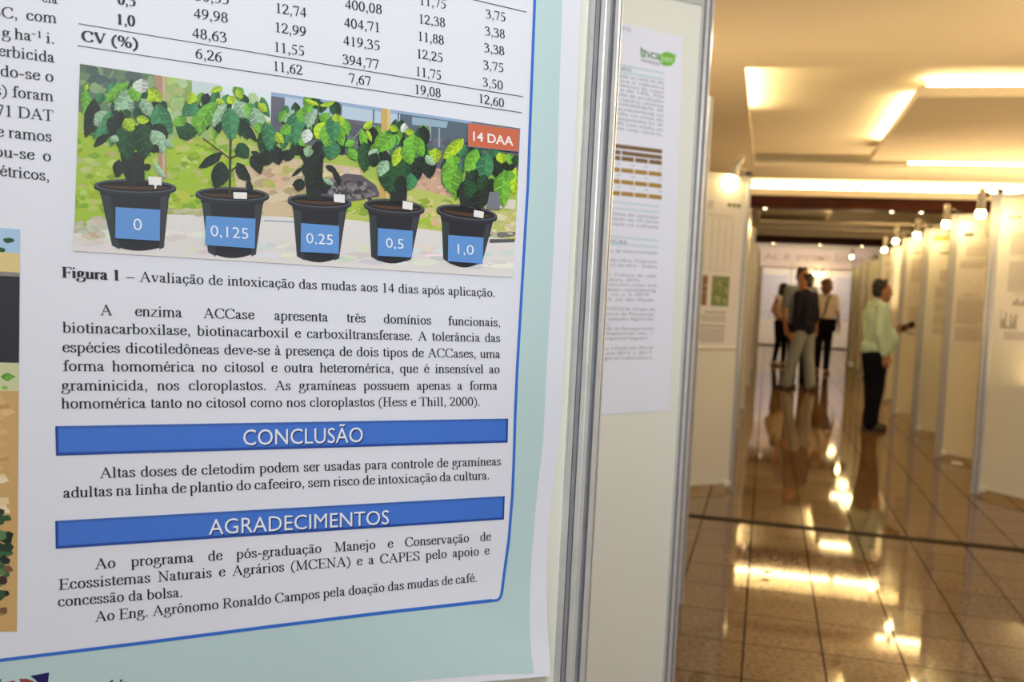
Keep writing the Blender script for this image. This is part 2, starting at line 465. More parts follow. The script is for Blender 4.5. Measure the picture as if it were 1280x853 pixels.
def sans(text, weight=0.0, shear=0.0):
    """polygons of a line in the built-in sans face; returns polygons and width, 1 = em"""
    cu = bpy.data.curves.new('lettering', 'FONT')
    cu.body = text
    cu.resolution_u = 3
    cu.offset = weight
    cu.shear = shear
    o = link(bpy.data.objects.new('lettering', cu))
    dg = bpy.context.evaluated_depsgraph_get()
    me = bpy.data.meshes.new_from_object(o.evaluated_get(dg))
    polys = [[(me.vertices[i].co.x, me.vertices[i].co.y) for i in p.vertices] for p in me.polygons]
    x0 = min((v.co.x for v in me.vertices), default=0)
    x1 = max((v.co.x for v in me.vertices), default=1)
    bpy.data.objects.remove(o)
    bpy.data.curves.remove(cu)
    bpy.data.meshes.remove(me)
    return [[(x - x0, y) for x, y in p] for p in polys], x1 - x0


def srgb(r, g, b):
    f = lambda c: (c / 255 / 12.92) if c <= 10.3 else ((c / 255 + 0.055) / 1.055) ** 2.4
    return (f(r), f(g), f(b))


class Print:
    """ink on paper: flat coloured shapes laid on a surface; surf(x, y, layer) -> world point"""

    def __init__(self, surf):
        self.surf, self.v, self.f, self.c, self.layer = surf, [], [], [], 1

    def poly(self, pts, col, layer=None):
        n = len(self.v)
        L = self.layer if layer is None else layer
        self.v += [self.surf(x, y, L) for x, y in pts]
        self.f.append(list(range(n, n + len(pts))))
        self.c.append(col)

    def quad(self, q, col, nx=1, ny=1, layer=None):
        """tl, tr, br, bl corners, subdivided so that it follows the paper"""
        tl, tr, br, bl = q
        P = lambda s, t: tuple((tl[k] * (1 - s) + tr[k] * s) * (1 - t) + (bl[k] * (1 - s) + br[k] * s) * t for k in (0, 1))
        for i in range(nx):
            for j in range(ny):
                self.poly([P(i / nx, j / ny), P((i + 1) / nx, j / ny), P((i + 1) / nx, (j + 1) / ny), P(i / nx, (j + 1) / ny)], col, layer)

    def line(self, pts, w, col, layer=None):
        for (a, b), (c, d) in zip(pts, pts[1:]):
            l = math.hypot(c - a, d - b) or 1
            nx, ny = -(d - b) / l * w / 2, (c - a) / l * w / 2
            m = max(1, int(l / 25))
            self.quad([(a + nx, b + ny), (c + nx, d + ny), (c - nx, d - ny), (a - nx, b - ny)], col, m, 1, layer)

    def text(self, polys, width, p0, p1, em, col, up=(0, -1), layer=None, em1=None, vp=None):
        """baseline from p0 to p1, letters em tall (em1 at the far end), up = direction of the ascenders;
        vp = x of the surface's vanishing point when the line recedes"""
        z0, z1 = (1 / (vp - p0[0]), 1 / (vp - p1[0])) if vp else (1, 1)
        for p in polys:
            pts = []
            for x, y in p:
                t = x / width
                s = t * z1 / ((1 - t) * z0 + t * z1)
                e = em * z0 / ((1 - t) * z0 + t * z1) if vp else em + ((em1 or em) - em) * s
                pts.append((p0[0] + (p1[0] - p0[0]) * s + up[0] * y * e, p0[1] + (p1[1] - p0[1]) * s + up[1] * y * e))
            self.poly(pts, col, layer)

    def dashes(self, x0, x1, y, h, col, rnd, wmin=2.0, wmax=8.0):
        """one line of text too small to read: a run of word-long strokes"""
        x = x0
        while x < x1 - h:
            w = min(rnd.uniform(wmin, wmax) * h, x1 - x)
            self.poly([(x, y), (x + w, y), (x + w, y + h), (x, y + h)], col)
            x += w + h * rnd.uniform(0.6, 1.0)

    def build(self, name, parent):
        me = bpy.data.meshes.new(name)
        me.from_pydata([tuple(v) for v in self.v], [], self.f)
        at = me.color_attributes.new('ink', 'FLOAT_COLOR', 'CORNER')
        k = 0
        for f, c in zip(self.f, self.c):
            for _ in f:
                at.data[k].color = (*c, 1)
                k += 1
        me.materials.append(INK)
        o = link(bpy.data.objects.new(name, me))
        if parent:
            o.parent = parent
        return o

# ================================================================ the setting


def plane(x0, x1, y0, y1, z, t=0.04):
    return box(bmesh.new(), (x0, y0, z), (x1, y1, z + t))


def floor_material():
    m = bpy.data.materials.new('polished_granite_tiles')
    m.use_nodes = True
    nt = m.node_tree
    N, Lk = nt.nodes.new, nt.links.new
    b = nt.nodes['Principled BSDF']
    tc = N('ShaderNodeTexCoord')
    sp = N('ShaderNodeSeparateXYZ')
    Lk(tc.outputs['Object'], sp.inputs[0])

    def math_(op, a, v=None, v2=None):
        n = N('ShaderNodeMath')
        n.operation = op
        for i, s in enumerate((a, v, v2)):
            if s is None:
                continue
            if isinstance(s, (int, float)):
                n.inputs[i].default_value = s
            else:
                Lk(s, n.inputs[i])
        return n.outputs[0]
    ux = math_('DIVIDE', math_('ADD', sp.outputs[0], 0.01 + 29.6), 0.296)
    uy = math_('DIVIDE', math_('SUBTRACT', sp.outputs[1], 5.02 - 37.2), 0.372)
    jx = math_('LESS_THAN', math_('ABSOLUTE', math_('SUBTRACT', math_('FRACT', math_('ADD', ux, 0.5)), 0.5)), 0.012)
    jy = math_('LESS_THAN', math_('ABSOLUTE', math_('SUBTRACT', math_('FRACT', math_('ADD', uy, 0.5)), 0.5)), 0.0095)
    joint = math_('MAXIMUM', jx, jy)
    cell = N('ShaderNodeCombineXYZ')
    Lk(math_('FLOOR', ux), cell.inputs[0])
    Lk(math_('FLOOR', uy), cell.inputs[1])
    wn = N('ShaderNodeTexWhiteNoise')
    wn.noise_dimensions = '2D'
    Lk(cell.outputs[0], wn.inputs['Vector'])
    n1 = N('ShaderNodeTexNoise')
    n1.inputs['Scale'].default_value = 45
    n1.inputs['Detail'].default_value = 8
    n1.inputs['Roughness'].default_value = 0.7
    Lk(tc.outputs['Object'], n1.inputs['Vector'])
    ramp = N('ShaderNodeValToRGB')
    ramp.color_ramp.elements[0].position = 0.34
    ramp.color_ramp.elements[0].color = (0.120, 0.066, 0.030, 1)
    ramp.color_ramp.elements[1].position = 0.66
    ramp.color_ramp.elements[1].color = (0.26, 0.165, 0.085, 1)
    Lk(n1.outputs['Fac'], ramp.inputs[0])
    hsv = N('ShaderNodeHueSaturation')
    Lk(ramp.outputs[0], hsv.inputs['Color'])
    Lk(math_('ADD', math_('MULTIPLY', wn.outputs[0], 0.22), 0.89), hsv.inputs['Value'])
    mx = N('ShaderNodeMix')
    mx.data_type = 'RGBA'
    Lk(joint, mx.inputs[0])
    Lk(hsv.outputs[0], mx.inputs[6])
    mx.inputs[7].default_value = (0.03, 0.018, 0.010, 1)
    Lk(mx.outputs[2], b.inputs['Base Color'])
    Lk(math_('ADD', math_('MULTIPLY', joint, 0.5), 0.045), b.inputs['Roughness'])
    Lk(math_('MULTIPLY', math_('SUBTRACT', 1.0, joint), 0.42), b.inputs['Specular IOR Level'])
    n2 = N('ShaderNodeTexNoise')
    n2.inputs['Scale'].default_value = 1.6
    Lk(tc.outputs['Object'], n2.inputs['Vector'])
    bp = N('ShaderNodeBump')
    bp.inputs['Strength'].default_value = 0.02
    Lk(n2.outputs['Fac'], bp.inputs['Height'])
    Lk(bp.outputs[0], b.inputs['Normal'])
    return m


XL, XR, YB, YE = -2.8, 6.2, -5.0, 31.2
o = struct('floor', box(bmesh.new(), (XL, YB, -0.1), (XR, YE, 0.0)), floor_material())
struct('trim_1', rbox((XL, 6.02, -0.002), (XR, 6.10, 0.004), 0.001), mat('dark_metal_threshold', (0.018, 0.014, 0.010), 0.75, spec=0.15, noise=0.2))
struct('wall_left', box(bmesh.new(), (XL - 0.1, YB, 0), (XL, YE, 3.6)), PLASTER)
struct('wall_right', box(bmesh.new(), (XR, YB, 0), (XR + 0.1, YE, 3.6)), PLASTER)
struct('wall_back', box(bmesh.new(), (XL, YB - 0.1, 0), (XR, YB, 3.6)), PLASTER)
struct('wall_end', box(bmesh.new(), (XL, YE, 0), (XR, YE + 0.1, 3.6)), PLASTER)
ZC, ZT = 3.24, 3.42
struct('ceiling', box(bmesh.new(), (XL, YB, ZT), (XR, YE, ZT + 0.1)), PLASTER)           # the slab above all coves
struct('ceiling', box(bmesh.new(), (XL, YB, 3.15), (XR, 7.47, ZT)), PLASTER)             # the lower soffit near the camera
struct('baseboard_end', rbox((XL, YE - 0.02, 0), (XR, YE, 0.1), 0.004), BEAMWOOD)


def strip(x0, x1, y0, y1, z, label):
    """lit tube lying in its white channel on top of a ledge"""
    t = thing('cove_light_strip', label, 'light', ((x0 + x1) / 2, (y0 + y1) / 2, z), 0, 'warm cove lights in the ceiling')
    hx, hy = (x1 - x0) / 2, (y1 - y0) / 2
    obj('channel', rbox((-hx - 0.02, -hy - 0.02, 0), (hx + 0.02, hy + 0.02, 0.012), 0.003), WHITE_PLASTIC, t)
    p = [(-hx, 0, 0.030), (hx, 0, 0.030)] if hx > hy else [(0, -hy, 0.030), (0, hy, 0.030)]
    obj('tube', tube(bmesh.new(), p, 0.014, 10), TUBE, t, True)


def bay(dy, far):
    """one ceiling bay: a ring of boards around a recess, a floating panel inside it, a cross cove and a dark beam"""
    y0, y1 = 8.35 + dy, 14.4 + dy
    xl, xr = -0.30, 5.6
    st = 7.47 if dy == 0 else 17.3 + dy - 10.3
    T = 0.045
    struct('ceiling', plane(XL, XR, st, y0, ZC, T), PLASTER)
    struct('ceiling', plane(XL, xl, y0, y1, ZC, T), PLASTER)
    struct('ceiling', plane(xr, XR, y0, y1, ZC, T), PLASTER)
    struct('ceiling', plane(XL, XR, y1, 15.95 + dy, ZC, T), PLASTER)
    struct('ceiling', plane(1.19, xr - 0.7, y0 + 1.2, y1 - 0.70, ZC, 0.09), PLASTER)     # the floating panel
    w = ' in the far ceiling bay' if far else ''
    strip(xl - 0.065, xl - 0.025, y0 + 0.05, y0 + 2.6, ZC + T, 'lit cove tube along left edge of the ' + ('far' if far else 'near') + ' ceiling recess')
    strip(1.22, 1.26, y0 + 1.9, y0 + 4.7, ZC + 0.09, 'lit cove tube on left edge of the ' + ('far' if far else 'near') + ' floating ceiling panel')
    strip(1.27, 4.8, y0 + 1.24, y0 + 1.28, ZC + 0.09, 'lit cove tube on front edge of the ' + ('far' if far else 'near') + ' floating ceiling panel')
    strip(1.75, 5.4, y1 + 0.03, y1 + 0.07, ZC + T, 'lit cove tube in the back edge of the ' + ('far' if far else 'near') + ' ceiling recess')
    if not far:
        strip(-1.6, 1.25, 16.80, 16.84, 3.18, 'left part of the long lit cove crossing the hall before the dark beam')
        strip(1.33, 5.8, 16.80, 16.84, 3.18, 'right part of the long lit cove crossing the hall before the dark beam')
    yb = 16.75 + dy
    struct('ceiling', rbox((XL, yb, 3.07), (XR, yb + 0.22, 3.18), 0.004), PLASTER)
    struct('trim_2' if dy == 0 else 'trim_3', rbox((XL, yb + 0.05, 2.88), (XR, yb + 0.5, 3.07), 0.006), BEAMWOOD)
    struct('ceiling', box(bmesh.new(), (XL, yb + 0.22, 3.07), (XR, yb + 0.5, ZT)), PLASTER)
    xs = (-0.14, 1.85, 2.3) if dy == 0 else (0.05, 1.25, 2.3)
    words = ('leftmost', 'middle', 'right')
    for x, wd in zip(xs, words):
        t = thing('ceiling_downlight', '%s of the small round downlights under the %s dark ceiling beam' % (wd, 'far' if far else 'near'), 'light', (x, yb + 0.26, 2.88), 0, 'downlights under the dark beams')
        obj('trim_ring', lathe(bmesh.new(), [(0.029, -0.006), (0.05, -0.006), (0.05, 0.0), (0.029, 0.0)]), CHROME, t, False)
        obj('lens', lathe(bmesh.new(), [(0.001, -0.02), (0.018, -0.016), (0.028, -0.002), (0.001, -0.001)], 16), DOWN, t, True)


bay(0.0, False)
bay(10.3, True)
struct('ceiling', plane(XL, XR, 27.5, YE, ZC), PLASTER)

# ================================================================ exhibit panels


def post_bm(h=2.2, r=0.0205):
    """eight-sided slotted aluminium post; slot faces use the second material"""
    bm = bmesh.new()
    pts, dark = [], []
    half = r * math.tan(math.pi / 8)
    for k in range(8):
        a = k * math.pi / 4
        n, t = Vector((math.cos(a), math.sin(a))), Vector((-math.sin(a), math.cos(a)))
        w = 0.0032
        for s, d in ((-half * 0.92, 0), (-w, 0), (-w, -0.006), (w, -0.006), (w, 0), (half * 0.92, 0)):
            pts.append(n * (r + d) + t * s)
        dark.append(6 * k)
    lo = [bm.verts.new((p.x, p.y, 0.0)) for p in pts]
    hi = [bm.verts.new((p.x, p.y, h)) for p in pts]
    m = len(pts)
    for i in range(m):
        f = bm.faces.new((lo[i], lo[(i + 1) % m], hi[(i + 1) % m], hi[i]))
        if i % 6 in (1, 2, 3):
            f.material_index = 1
    bm.faces.new(hi)
    bm.faces.new(lo[::-1])
    return bm


def display_panel(px, py, rotz, side, label, W=1.0, group=None):
    t = thing('display_panel', label, 'panel', (px, py, 0), rotz, group)
    obj('board', rbox((0.017, -0.004, 0.05), (W - 0.017, 0.004, 2.157), 0.001, 1), BOARD, t)
    for x in ((0, W) if side > 0 else (-0.041, 0, W)):
        p = obj('post', post_bm(), [ALU, SLOT], t)
        p.location.x = x
    bm = rbox((0.019, -0.0125, 2.155), (W - 0.019, 0.0125, 2.195), 0.002, 1)
    box(bm, (0.019, -0.0135, 2.170), (W - 0.019, 0.0135, 2.172))
    rl = obj('top_rail', bm, ALU, t)
    for x in (0.075, W - 0.075):
        obj('lock_screw', tube(bmesh.new(), [(x, -0.0145, 2.182), (x, 0.0145, 2.182)], 0.005, 10), BLACK, rl)
    obj('bottom_rail', rbox((0.019, -0.010, 0.040), (W - 0.019, 0.010, 0.054), 0.002, 1), ALU, t)
    obj('foot_clip', rbox((0.018, (0.004 if side > 0 else -0.030), 0.03), (0.075, (0.030 if side > 0 else -0.004), 0.068), 0.006), WHITE_PLASTIC, t)
    return t


LD = R(48)
L_AZ = math.atan2(-math.cos(LD), -math.sin(LD))        # from the aisle post back along a left-hand board
RD = R(42)
R_AZ = math.atan2(-math.cos(RD), math.sin(RD))
LEFT = [(-0.190, 1.053, 'near display panel carrying the large printed poster with potted plants'),
        (-0.216, 2.820, 'tall white panel just behind the large poster, holding the green logo poster'),
        (-0.300, 4.300, 'narrow sliver of panel behind the green logo panel, its slotted post in view'),
        (-0.180, 7.043, 'left cream panel under the tilted spotlight, poster with green photograph on it'),
        (-0.230, 10.33, 'cream panel edge just past the left spotlight panel'),
        (-0.209, 12.16, 'second cream panel edge past the left spotlight panel'),
        (-0.216, 15.60, 'third cream panel edge past the left spotlight panel, level with the grey shirted man'),
        (-0.216, 19.36, 'cream panel edge on the left near the woman with long hair'),
        (-0.200, 25.90, 'last brownish panel edge on the left before the end booths')]
RIGHT = [(1.576, 7.784, 'nearest cream panel on the right, cut by the photo edge'),
         (1.596, 9.535, 'second cream panel from the right edge, under the largest hanging bulb'),
         (1.620, 11.27, 'third cream panel from the right edge, its poster under a yellow band'),
         (1.614, 12.97, 'fourth cream panel from the right edge, beside the raised phone'),
         (1.695, 14.79, 'fifth cream panel from the right edge, behind the phone man'),
         (1.720, 16.70, 'sixth panel from the right edge, mostly hidden behind the phone man'),
         (1.765, 19.17, 'narrow panel just left of the phone man, without any poster showing'),
         (1.800, 20.99, 'narrow panel, second to the left of the phone man'),
         (1.830, 23.24, 'farthest narrow panel of the right row, below the far bulb')]
for x, y, lab in LEFT:
    display_panel(x, y, L_AZ, 1, lab, group='display panels along the left of the aisle')
for x, y, lab in RIGHT:
    display_panel(x, y, R_AZ, -1, lab, group='display panels along the right of the aisle')

# ================================================================ hanging spot lamps on the posts


def spot_lamp(post, head, tilt, label):
    """clamp on a post top, thin arm, chrome can and a globe bulb below it; head = centre of the can"""
    px, py = post
    hx, hy, hz = head
    t = thing('spot_lamp', label, 'lamp', (px, py, 2.2), 0, 'clip spotlights on the panel posts')
    v = Vector((hx - px, hy - py, hz - 2.2))
    obj('clamp', rbox((-0.022, -0.022, 0.001), (0.022, 0.022, 0.03), 0.005), BLACK, t)
    obj('arm', tube(bmesh.new(), [(0, 0, 0.02), (v.x * 0.4, v.y * 0.4, 0.035), v + Vector((0, 0, 0.03))], 0.007, 8), CHROME, t, True)
    M = Matrix.Translation(v) @ Matrix.Rotation(tilt, 4, 'Y')
    obj('swivel_joint', lathe(bmesh.new(), [(0.001, 0.02), (0.018, 0.015), (0.022, 0.0), (0.018, -0.015), (0.001, -0.02)], 12, Matrix.Translation((v.x * 0.75, v.y * 0.75, v.z * 0.75 + 0.03))), BLACK, t, True)
    obj('lamp_can', lathe(bmesh.new(), [(0.001, 0.085), (0.018, 0.085), (0.026, 0.078), (0.028, 0.0), (0.030, -0.062), (0.034, -0.072), (0.029, -0.072), (0.026, -0.05), (0.001, -0.05)], 20, M), CHROME, t, True)
    obj('bulb', lathe(bmesh.new(), [(0.010, -0.045), (0.022, -0.062), (0.031, -0.080), (0.033, -0.096), (0.029, -0.112), (0.016, -0.124), (0.001, -0.127)], 18, M), BULBM, t, True)


def at(px, py, depth):
    r = ray(px, py)
    return Vector((0, 0, EYE)) + r * (depth / FPX)


def lamp_for(post, px, py, tilt, label):
    """the can hangs a hand's breadth in front of the post, as measured at the lamp's own depth"""
    dz = -(ROT.transposed() @ Vector((post[0], post[1], 0)) ).z
    p = at(px, py, dz - 0.15)
    spot_lamp(post, p, tilt, label)


lamp_for((1.576, 7.784), 1227, 251, 0.0, 'largest lit hanging spotlight, at the nearest right-hand panel')
lamp_for((1.596, 9.535), 1183.5, 267, 0.0, 'second lit hanging spotlight from the right edge')
lamp_for((1.620, 11.27), 1147, 283, 0.0, 'third lit hanging spotlight from the right edge')
lamp_for((1.614, 12.97), 1120, 292, 0.0, 'fourth lit hanging spotlight from the right edge')
lamp_for((1.695, 14.79), 1106, 304, 0.0, 'fifth smaller hanging spotlight from the right edge')
lamp_for((1.830, 23.24), 1065, 316, 0.0, 'farthest hanging spotlight at the end of the right-hand row')
lamp_for((-0.180, 7.043), 921, 208, 0.35, 'tilted chrome spotlight on the left-hand panel with the green photograph')
lamp_for((-0.230, 10.33), 934, 270, 0.2, 'small spotlight half hidden beyond the tilted left spotlight')

# ================================================================ the large poster on the near panel
P1 = Vector((-0.190, 1.053, 0))
TA = Vector((math.sin(LD), math.cos(LD), 0))            # along the board, towards the aisle post
NB = Vector((math.cos(LD), -math.sin(LD), 0))           # out of the board's face


def sstep(x):
    x = min(1.0, max(0.0, x))
    return x * x * (3 - 2 * x)


def lift(a, z):
    """how far the paper stands off the board: flat above, its lower right corner curls forward"""
    f = 0.010
    if z < 1.30:
        f = 0.010 - 0.009 * sstep((1.30 - z) / 0.20)
    if z < 1.08:
        f += 0.022 * sstep((1.08 - z) / 0.20)
    return 0.010 + sstep((a + 0.32) / 0.28) * (f - 0.010)


LAY = 0.0003


def near_surface(px, py, layer=0):
    r = ray(px, py)
    o = Vector((0, 0, EYE)) - P1
    D = 0.014
    for _ in range(6):
        t = (D + LAY * layer - NB.dot(o)) / NB.dot(r)
        q = o + r * t
        a, z = q.dot(TA), q.z
        D = 0.004 + lift(a, z)
    return q + P1


def near_az(px, py):
    q = near_surface(px, py) - P1
    return q.dot(TA), q.z


a1, zb1 = near_az(688.6, 845)
a2, zb2 = near_az(593, 853)
edge = [near_az(*p) for p in ((726, 0), (718, 200), (704, 460), (699, 552), (687, 644), (683.5, 704), (684.5, 782), (688.6, 845))]


def right_edge(z):
    if z >= edge[0][1]:
        return edge[0][0]
    for (a, za), (b, zb) in zip(edge, edge[1:]):
        if za >= z >= zb:
            return b + (a - b) * sstep((z - zb) / (za - zb)) if False else b + (a - b) * (z - zb) / (za - zb)
    return edge[-1][0]


bm = bmesh.new()
NA, NZ = 64, 110
rows = []
for j in range(NZ + 1):
    row = []
    for i in range(NA + 1):
        t = i / NA
        a = -0.93 + t * 0.90
        zlow = zb1 + min(0.05, (zb2 - zb1) / (a2 - a1) * (a - a1))
        z = zlow + (2.06 - zlow) * j / NZ
        a = -0.93 + t * (right_edge(z) + 0.93)
        row.append(bm.verts.new(P1 + TA * a + NB * (0.004 + lift(a, z)) + Vector((0, 0, z))))
    rows.append(row)
for j in range(NZ):
    for i in range(NA):
        bm.faces.new((rows[j][i], rows[j][i + 1], rows[j + 1][i + 1], rows[j + 1][i]))
poster = tag(obj('poster', bm, PAPER, None, True), 'large glossy white poster in front with five potted plants photograph, lower corner curling', 'poster')

K_TEXT = srgb(34, 34, 38)
TEAL = srgb(192, 217, 216)
BLUE = srgb(56, 112, 205)

# teal margin outside the blue frame line
pr = Print(near_surface)
frame = [(668.5, -60), (668.5, 0), (664, 120), (660, 230), (653, 350), (646.3, 465), (644, 520), (642.4, 575), (640.5, 620), (636, 676), (631, 712), (627.5, 740), (625, 749)]
white = [(703, -60), (703, 0), (699, 120), (696, 230), (690, 350), (683.2, 460), (679, 552), (671, 620), (665, 690), (662.5, 735), (662, 782), (664, 815), (667, 838)]
for (p, q, r_, s) in zip(frame, frame[1:], white[1:], white):
    pr.quad([p, s, r_, q], TEAL, 4, 6)
low = [(625, 749), (615, 751.2), (480, 766.3), (340, 783.5), (180, 804), (0, 826), (-160, 846)]
for p, q in zip(low, low[1:]):
    y0, y1 = 838.5 + (667 - p[0]) * 0.088, 838.5 + (667 - q[0]) * 0.088
    x0, x1 = (668.0 if p == low[0] else p[0]), q[0]
    pr.quad([(x1, q[1]), (p[0] + (3.5 if p == low[0] else 0), p[1] - (1 if p == low[0] else 0)), (x0, y0 - (0 if p == low[0] else 0)), (x1, y1)], TEAL, 8, 6, 0.9)
pr.build('teal_margin', poster)
pr = Print(near_surface)
pr.line(frame[:-1], 3.4, BLUE, 2)
pr.line([frame[-2], (625.8, 747), (622, 750.8), (614, 751.6)], 3.4, BLUE, 2)
pr.line(low[1:], 4.2, BLUE, 2)
pr.build('frame_line', poster)

# text ---------------------------------------------------------------------------------
LINES = [  # text, left end, right end, em size, bold, justified
    ('cia', (52, 2), (72, 5), 26.5, 0), ('BC, com', (-14, 20), (71, 29), 26, 0), ('75 g ha⁻¹ i.', (-26, 43), (69, 55), 26, 0), ('herbicida', (-14, 68), (68.5, 78.5), 26.5, 0),
    ('ndo-se o', (-12, 93.5), (67.5, 102.5), 26.5, 0), ('as) foram', (-17, 117.5), (67, 127), 26.5, 0), ('71 DAT', (-6, 144), (67, 151.5), 26.5, 0), ('e ramos', (-5, 170.5), (65, 177.5), 26.5, 0),
    ('tou-se o', (-14, 195), (64.5, 202), 26.5, 0), ('métricos,', (-18, 218), (62.5, 226.5), 26.5, 0),
    ('Figura 1', (77, 347), (151, 351), 26.5, 1), ('– Avaliação de intoxicação das mudas aos 14 dias após aplicação.', (158, 351.5), (619.5, 371.5), 26, 0),
    ('A enzima ACCase apresenta três domínios funcionais,', (125, 394), (626, 408.5), 26.5, 0),
    ('biotinacarboxilase, biotinacarboxil e carboxiltransferase. A tolerância das', (78, 416), (625.5, 428), 26.5, 0),
    ('espécies dicotiledôneas deve-se à presença de dois tipos de ACCases, uma', (77.5, 440.5), (625.5, 448), 26.5, 0),
    ('forma homomérica no citosol e outra heteromérica, que é insensível ao', (78, 464), (625, 467), 26.5, 0),
    ('graminicida, nos cloroplastos. As gramíneas possuem apenas a forma', (76.5, 488.5), (622, 487.5), 26.5, 0),
    ('homomérica tanto no citosol como nos cloroplastos (Hess e Thill, 2000).', (76.5, 511), (600.5, 507.5), 26, 0),
    ('Altas doses de cletodim podem ser usadas para controle de gramíneas', (124.5, 598), (626.5, 582), 26.5, 0),
    ('adultas na linha de plantio do cafeeiro, sem risco de intoxicação da cultura.', (78.5, 623), (612.5, 599.5), 26.5, 0),
    ('Ao programa de pós-graduação Manejo e Conservação de', (118.5, 712), (614, 676), 26.5, 0),
    ('Ecossistemas Naturais e Agrários (MCENA) e a CAPES pelo apoio e', (73, 738), (612, 693.5), 26.5, 0),
    ('concessão da bolsa.', (72, 759), (229, 746.5), 26, 0),
    ('Ao Eng. Agrônomo Ronaldo Campos pela doação das mudas de café.', (118.5, 778), (597, 727.5), 26, 0)]
pr = Print(near_surface)
VPX = 2900.0
EM = 20.3                                             # letter size in pixels at the left margin
for tx, p0, p1, em, bo in LINES:
    e0 = EM * (em / 26.5) * (VPX - p0[0]) / (VPX - 77)
    aspect = 4775.0 * (1 / (VPX - p1[0]) - 1 / (VPX - p0[0])) / (EM * (em / 26.5) / (0.534 * (VPX - 77)))
    polys, w = serif(tx, True) if bo else justified(tx, aspect)
    pr.text(polys, w, p0, p1, e0, K_TEXT, (-0.02, -1), 2, vp=VPX)
pr.build('body_text', poster)

# results table -----------------------------------------------------------------------
pr = Print(near_surface)
CELLS = [('0,5', (147, 5), (170, 8), 1), ('1,0', (145, 30), (169, 33), 1), ('CV (%)', (102, 51), (173, 61), 1),
         ('50,55', (243, 0), (287, 5.5), 0), ('49,98', (242, 22.5), (285.5, 28.7), 0), ('48,63', (240, 47), (284, 53.4), 0), ('6,26', (244, 72.6), (278, 78), 0),
         ('12,74', (344, 15.5), (383.6, 22), 0), ('12,99', (343, 39.5), (383, 46), 0), ('11,55', (342, 64), (381, 70), 0), ('11,62', (341, 88), (378.5, 94), 0),
         ('12,75', (344.5, -9), (384, -3), 0), ('400,08', (431, 10.7), (478, 17.5), 0), ('404,71', (430, 33.5), (476, 40.5), 0), ('419,35', (429, 56), (475.5, 63), 0), ('394,77', (428, 79.5), (474, 86.6), 0), ('7,67', (436, 102.8), (464, 107.7), 0),
         ('11,75', (524, 5.5), (558, 11), 0), ('12,38', (523, 28.7), (557, 34), 0), ('11,88', (522, 50.2), (555.4, 56), 0), ('12,25', (520.5, 72), (554, 78), 0), ('11,75', (519.4, 94.2), (552, 100), 0), ('19,08', (518, 116.7), (551.5, 122), 0),
         ('3,75', (607, 22.3), (632.5, 27), 0), ('3,38', (606, 43.6), (631.6, 48.2), 0), ('3,38', (605, 64.5), (631, 69.5), 0), ('3,75', (604, 86), (630, 90.6), 0), ('3,50', (603, 107.5), (629, 112.5), 0), ('12,60', (598, 128), (630.5, 134.5), 0)]
for tx, p0, p1, bo in CELLS:
    polys, w = serif(tx, bool(bo))
    ln = math.hypot(p1[0] - p0[0], p1[1] - p0[1])
    em = {True: ln / w, False: ln / w}[True]
    em = min(max(em, 18), 27)
    pr.text(polys, w, p0, p1, 20.6 - 4.4 * p0[0] / 640, K_TEXT, (-0.02, -1), 2)
for p, q in (((560, -8), (658, 15)), ((98, 29.5), (654, 121)), ((97, 57), (652.5, 141))):
    pr.line([p, q], 1.0, srgb(70, 70, 75), 2)
pr.build('results_table', poster)

# section headings ---------------------------------------------------------------------
WHITE = srgb(238, 240, 245)


def heading(corners, tx, p0, p1, cap, edge_dark):
    tl, tr, br, bl = corners
    pb = Print(near_surface)
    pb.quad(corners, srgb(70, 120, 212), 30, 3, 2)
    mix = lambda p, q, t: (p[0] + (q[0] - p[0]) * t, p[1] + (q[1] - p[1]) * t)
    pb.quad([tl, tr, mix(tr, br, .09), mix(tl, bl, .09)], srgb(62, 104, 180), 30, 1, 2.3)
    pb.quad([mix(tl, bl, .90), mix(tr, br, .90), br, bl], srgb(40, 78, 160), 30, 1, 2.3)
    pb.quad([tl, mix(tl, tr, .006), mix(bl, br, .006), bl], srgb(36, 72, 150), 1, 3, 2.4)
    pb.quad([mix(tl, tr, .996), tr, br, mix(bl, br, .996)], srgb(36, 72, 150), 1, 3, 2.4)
    o = pb.build('heading_bar', poster)
    pt = Print(near_surface)
    polys, w = sans(tx, 0.0)
    em = cap / 0.73
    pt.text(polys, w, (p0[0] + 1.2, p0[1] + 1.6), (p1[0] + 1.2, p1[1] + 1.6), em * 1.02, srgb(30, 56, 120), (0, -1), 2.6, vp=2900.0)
    pt.text(polys, w, p0, p1, em * 1.02, WHITE, (0, -1), 3, vp=2900.0)
    t = pt.build('heading_text', o)
    t['label'] = 'white capital lettering'


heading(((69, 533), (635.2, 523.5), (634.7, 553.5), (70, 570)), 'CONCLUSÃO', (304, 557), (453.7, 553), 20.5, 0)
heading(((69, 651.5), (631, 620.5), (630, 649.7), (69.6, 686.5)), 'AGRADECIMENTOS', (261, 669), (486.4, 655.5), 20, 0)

# the photograph of the five pots ------------------------------------------------------
rnd = random.Random(7)
ph = Print(near_surface)
_k = [2.0]


def up():
    _k[0] += 0.0022
    return _k[0]


def fill(pts, col, jit=0):
    ph.poly(pts, tuple(min(1, max(0, c * (1 + rnd.uniform(-jit, jit)))) for c in srgb(*col)), up())


TL_, TR_, BR_, BL_ = (100, 80), (650.2, 160.5), (642, 347), (92, 314)


def inside(x, y):
    t = (x - 92) / 555
    top = 80 + (x - 100) * 0.1463
    bot = 314 + (x - 92) * 0.06
    return max(92 + 8 * (314 - y) / 234, min(x, 642 + 8.2 * (347 - y) / 187)), max(top, min(y, bot))


def cfill(pts, col, jit=0):
    fill([inside(*p) for p in pts], col, jit)


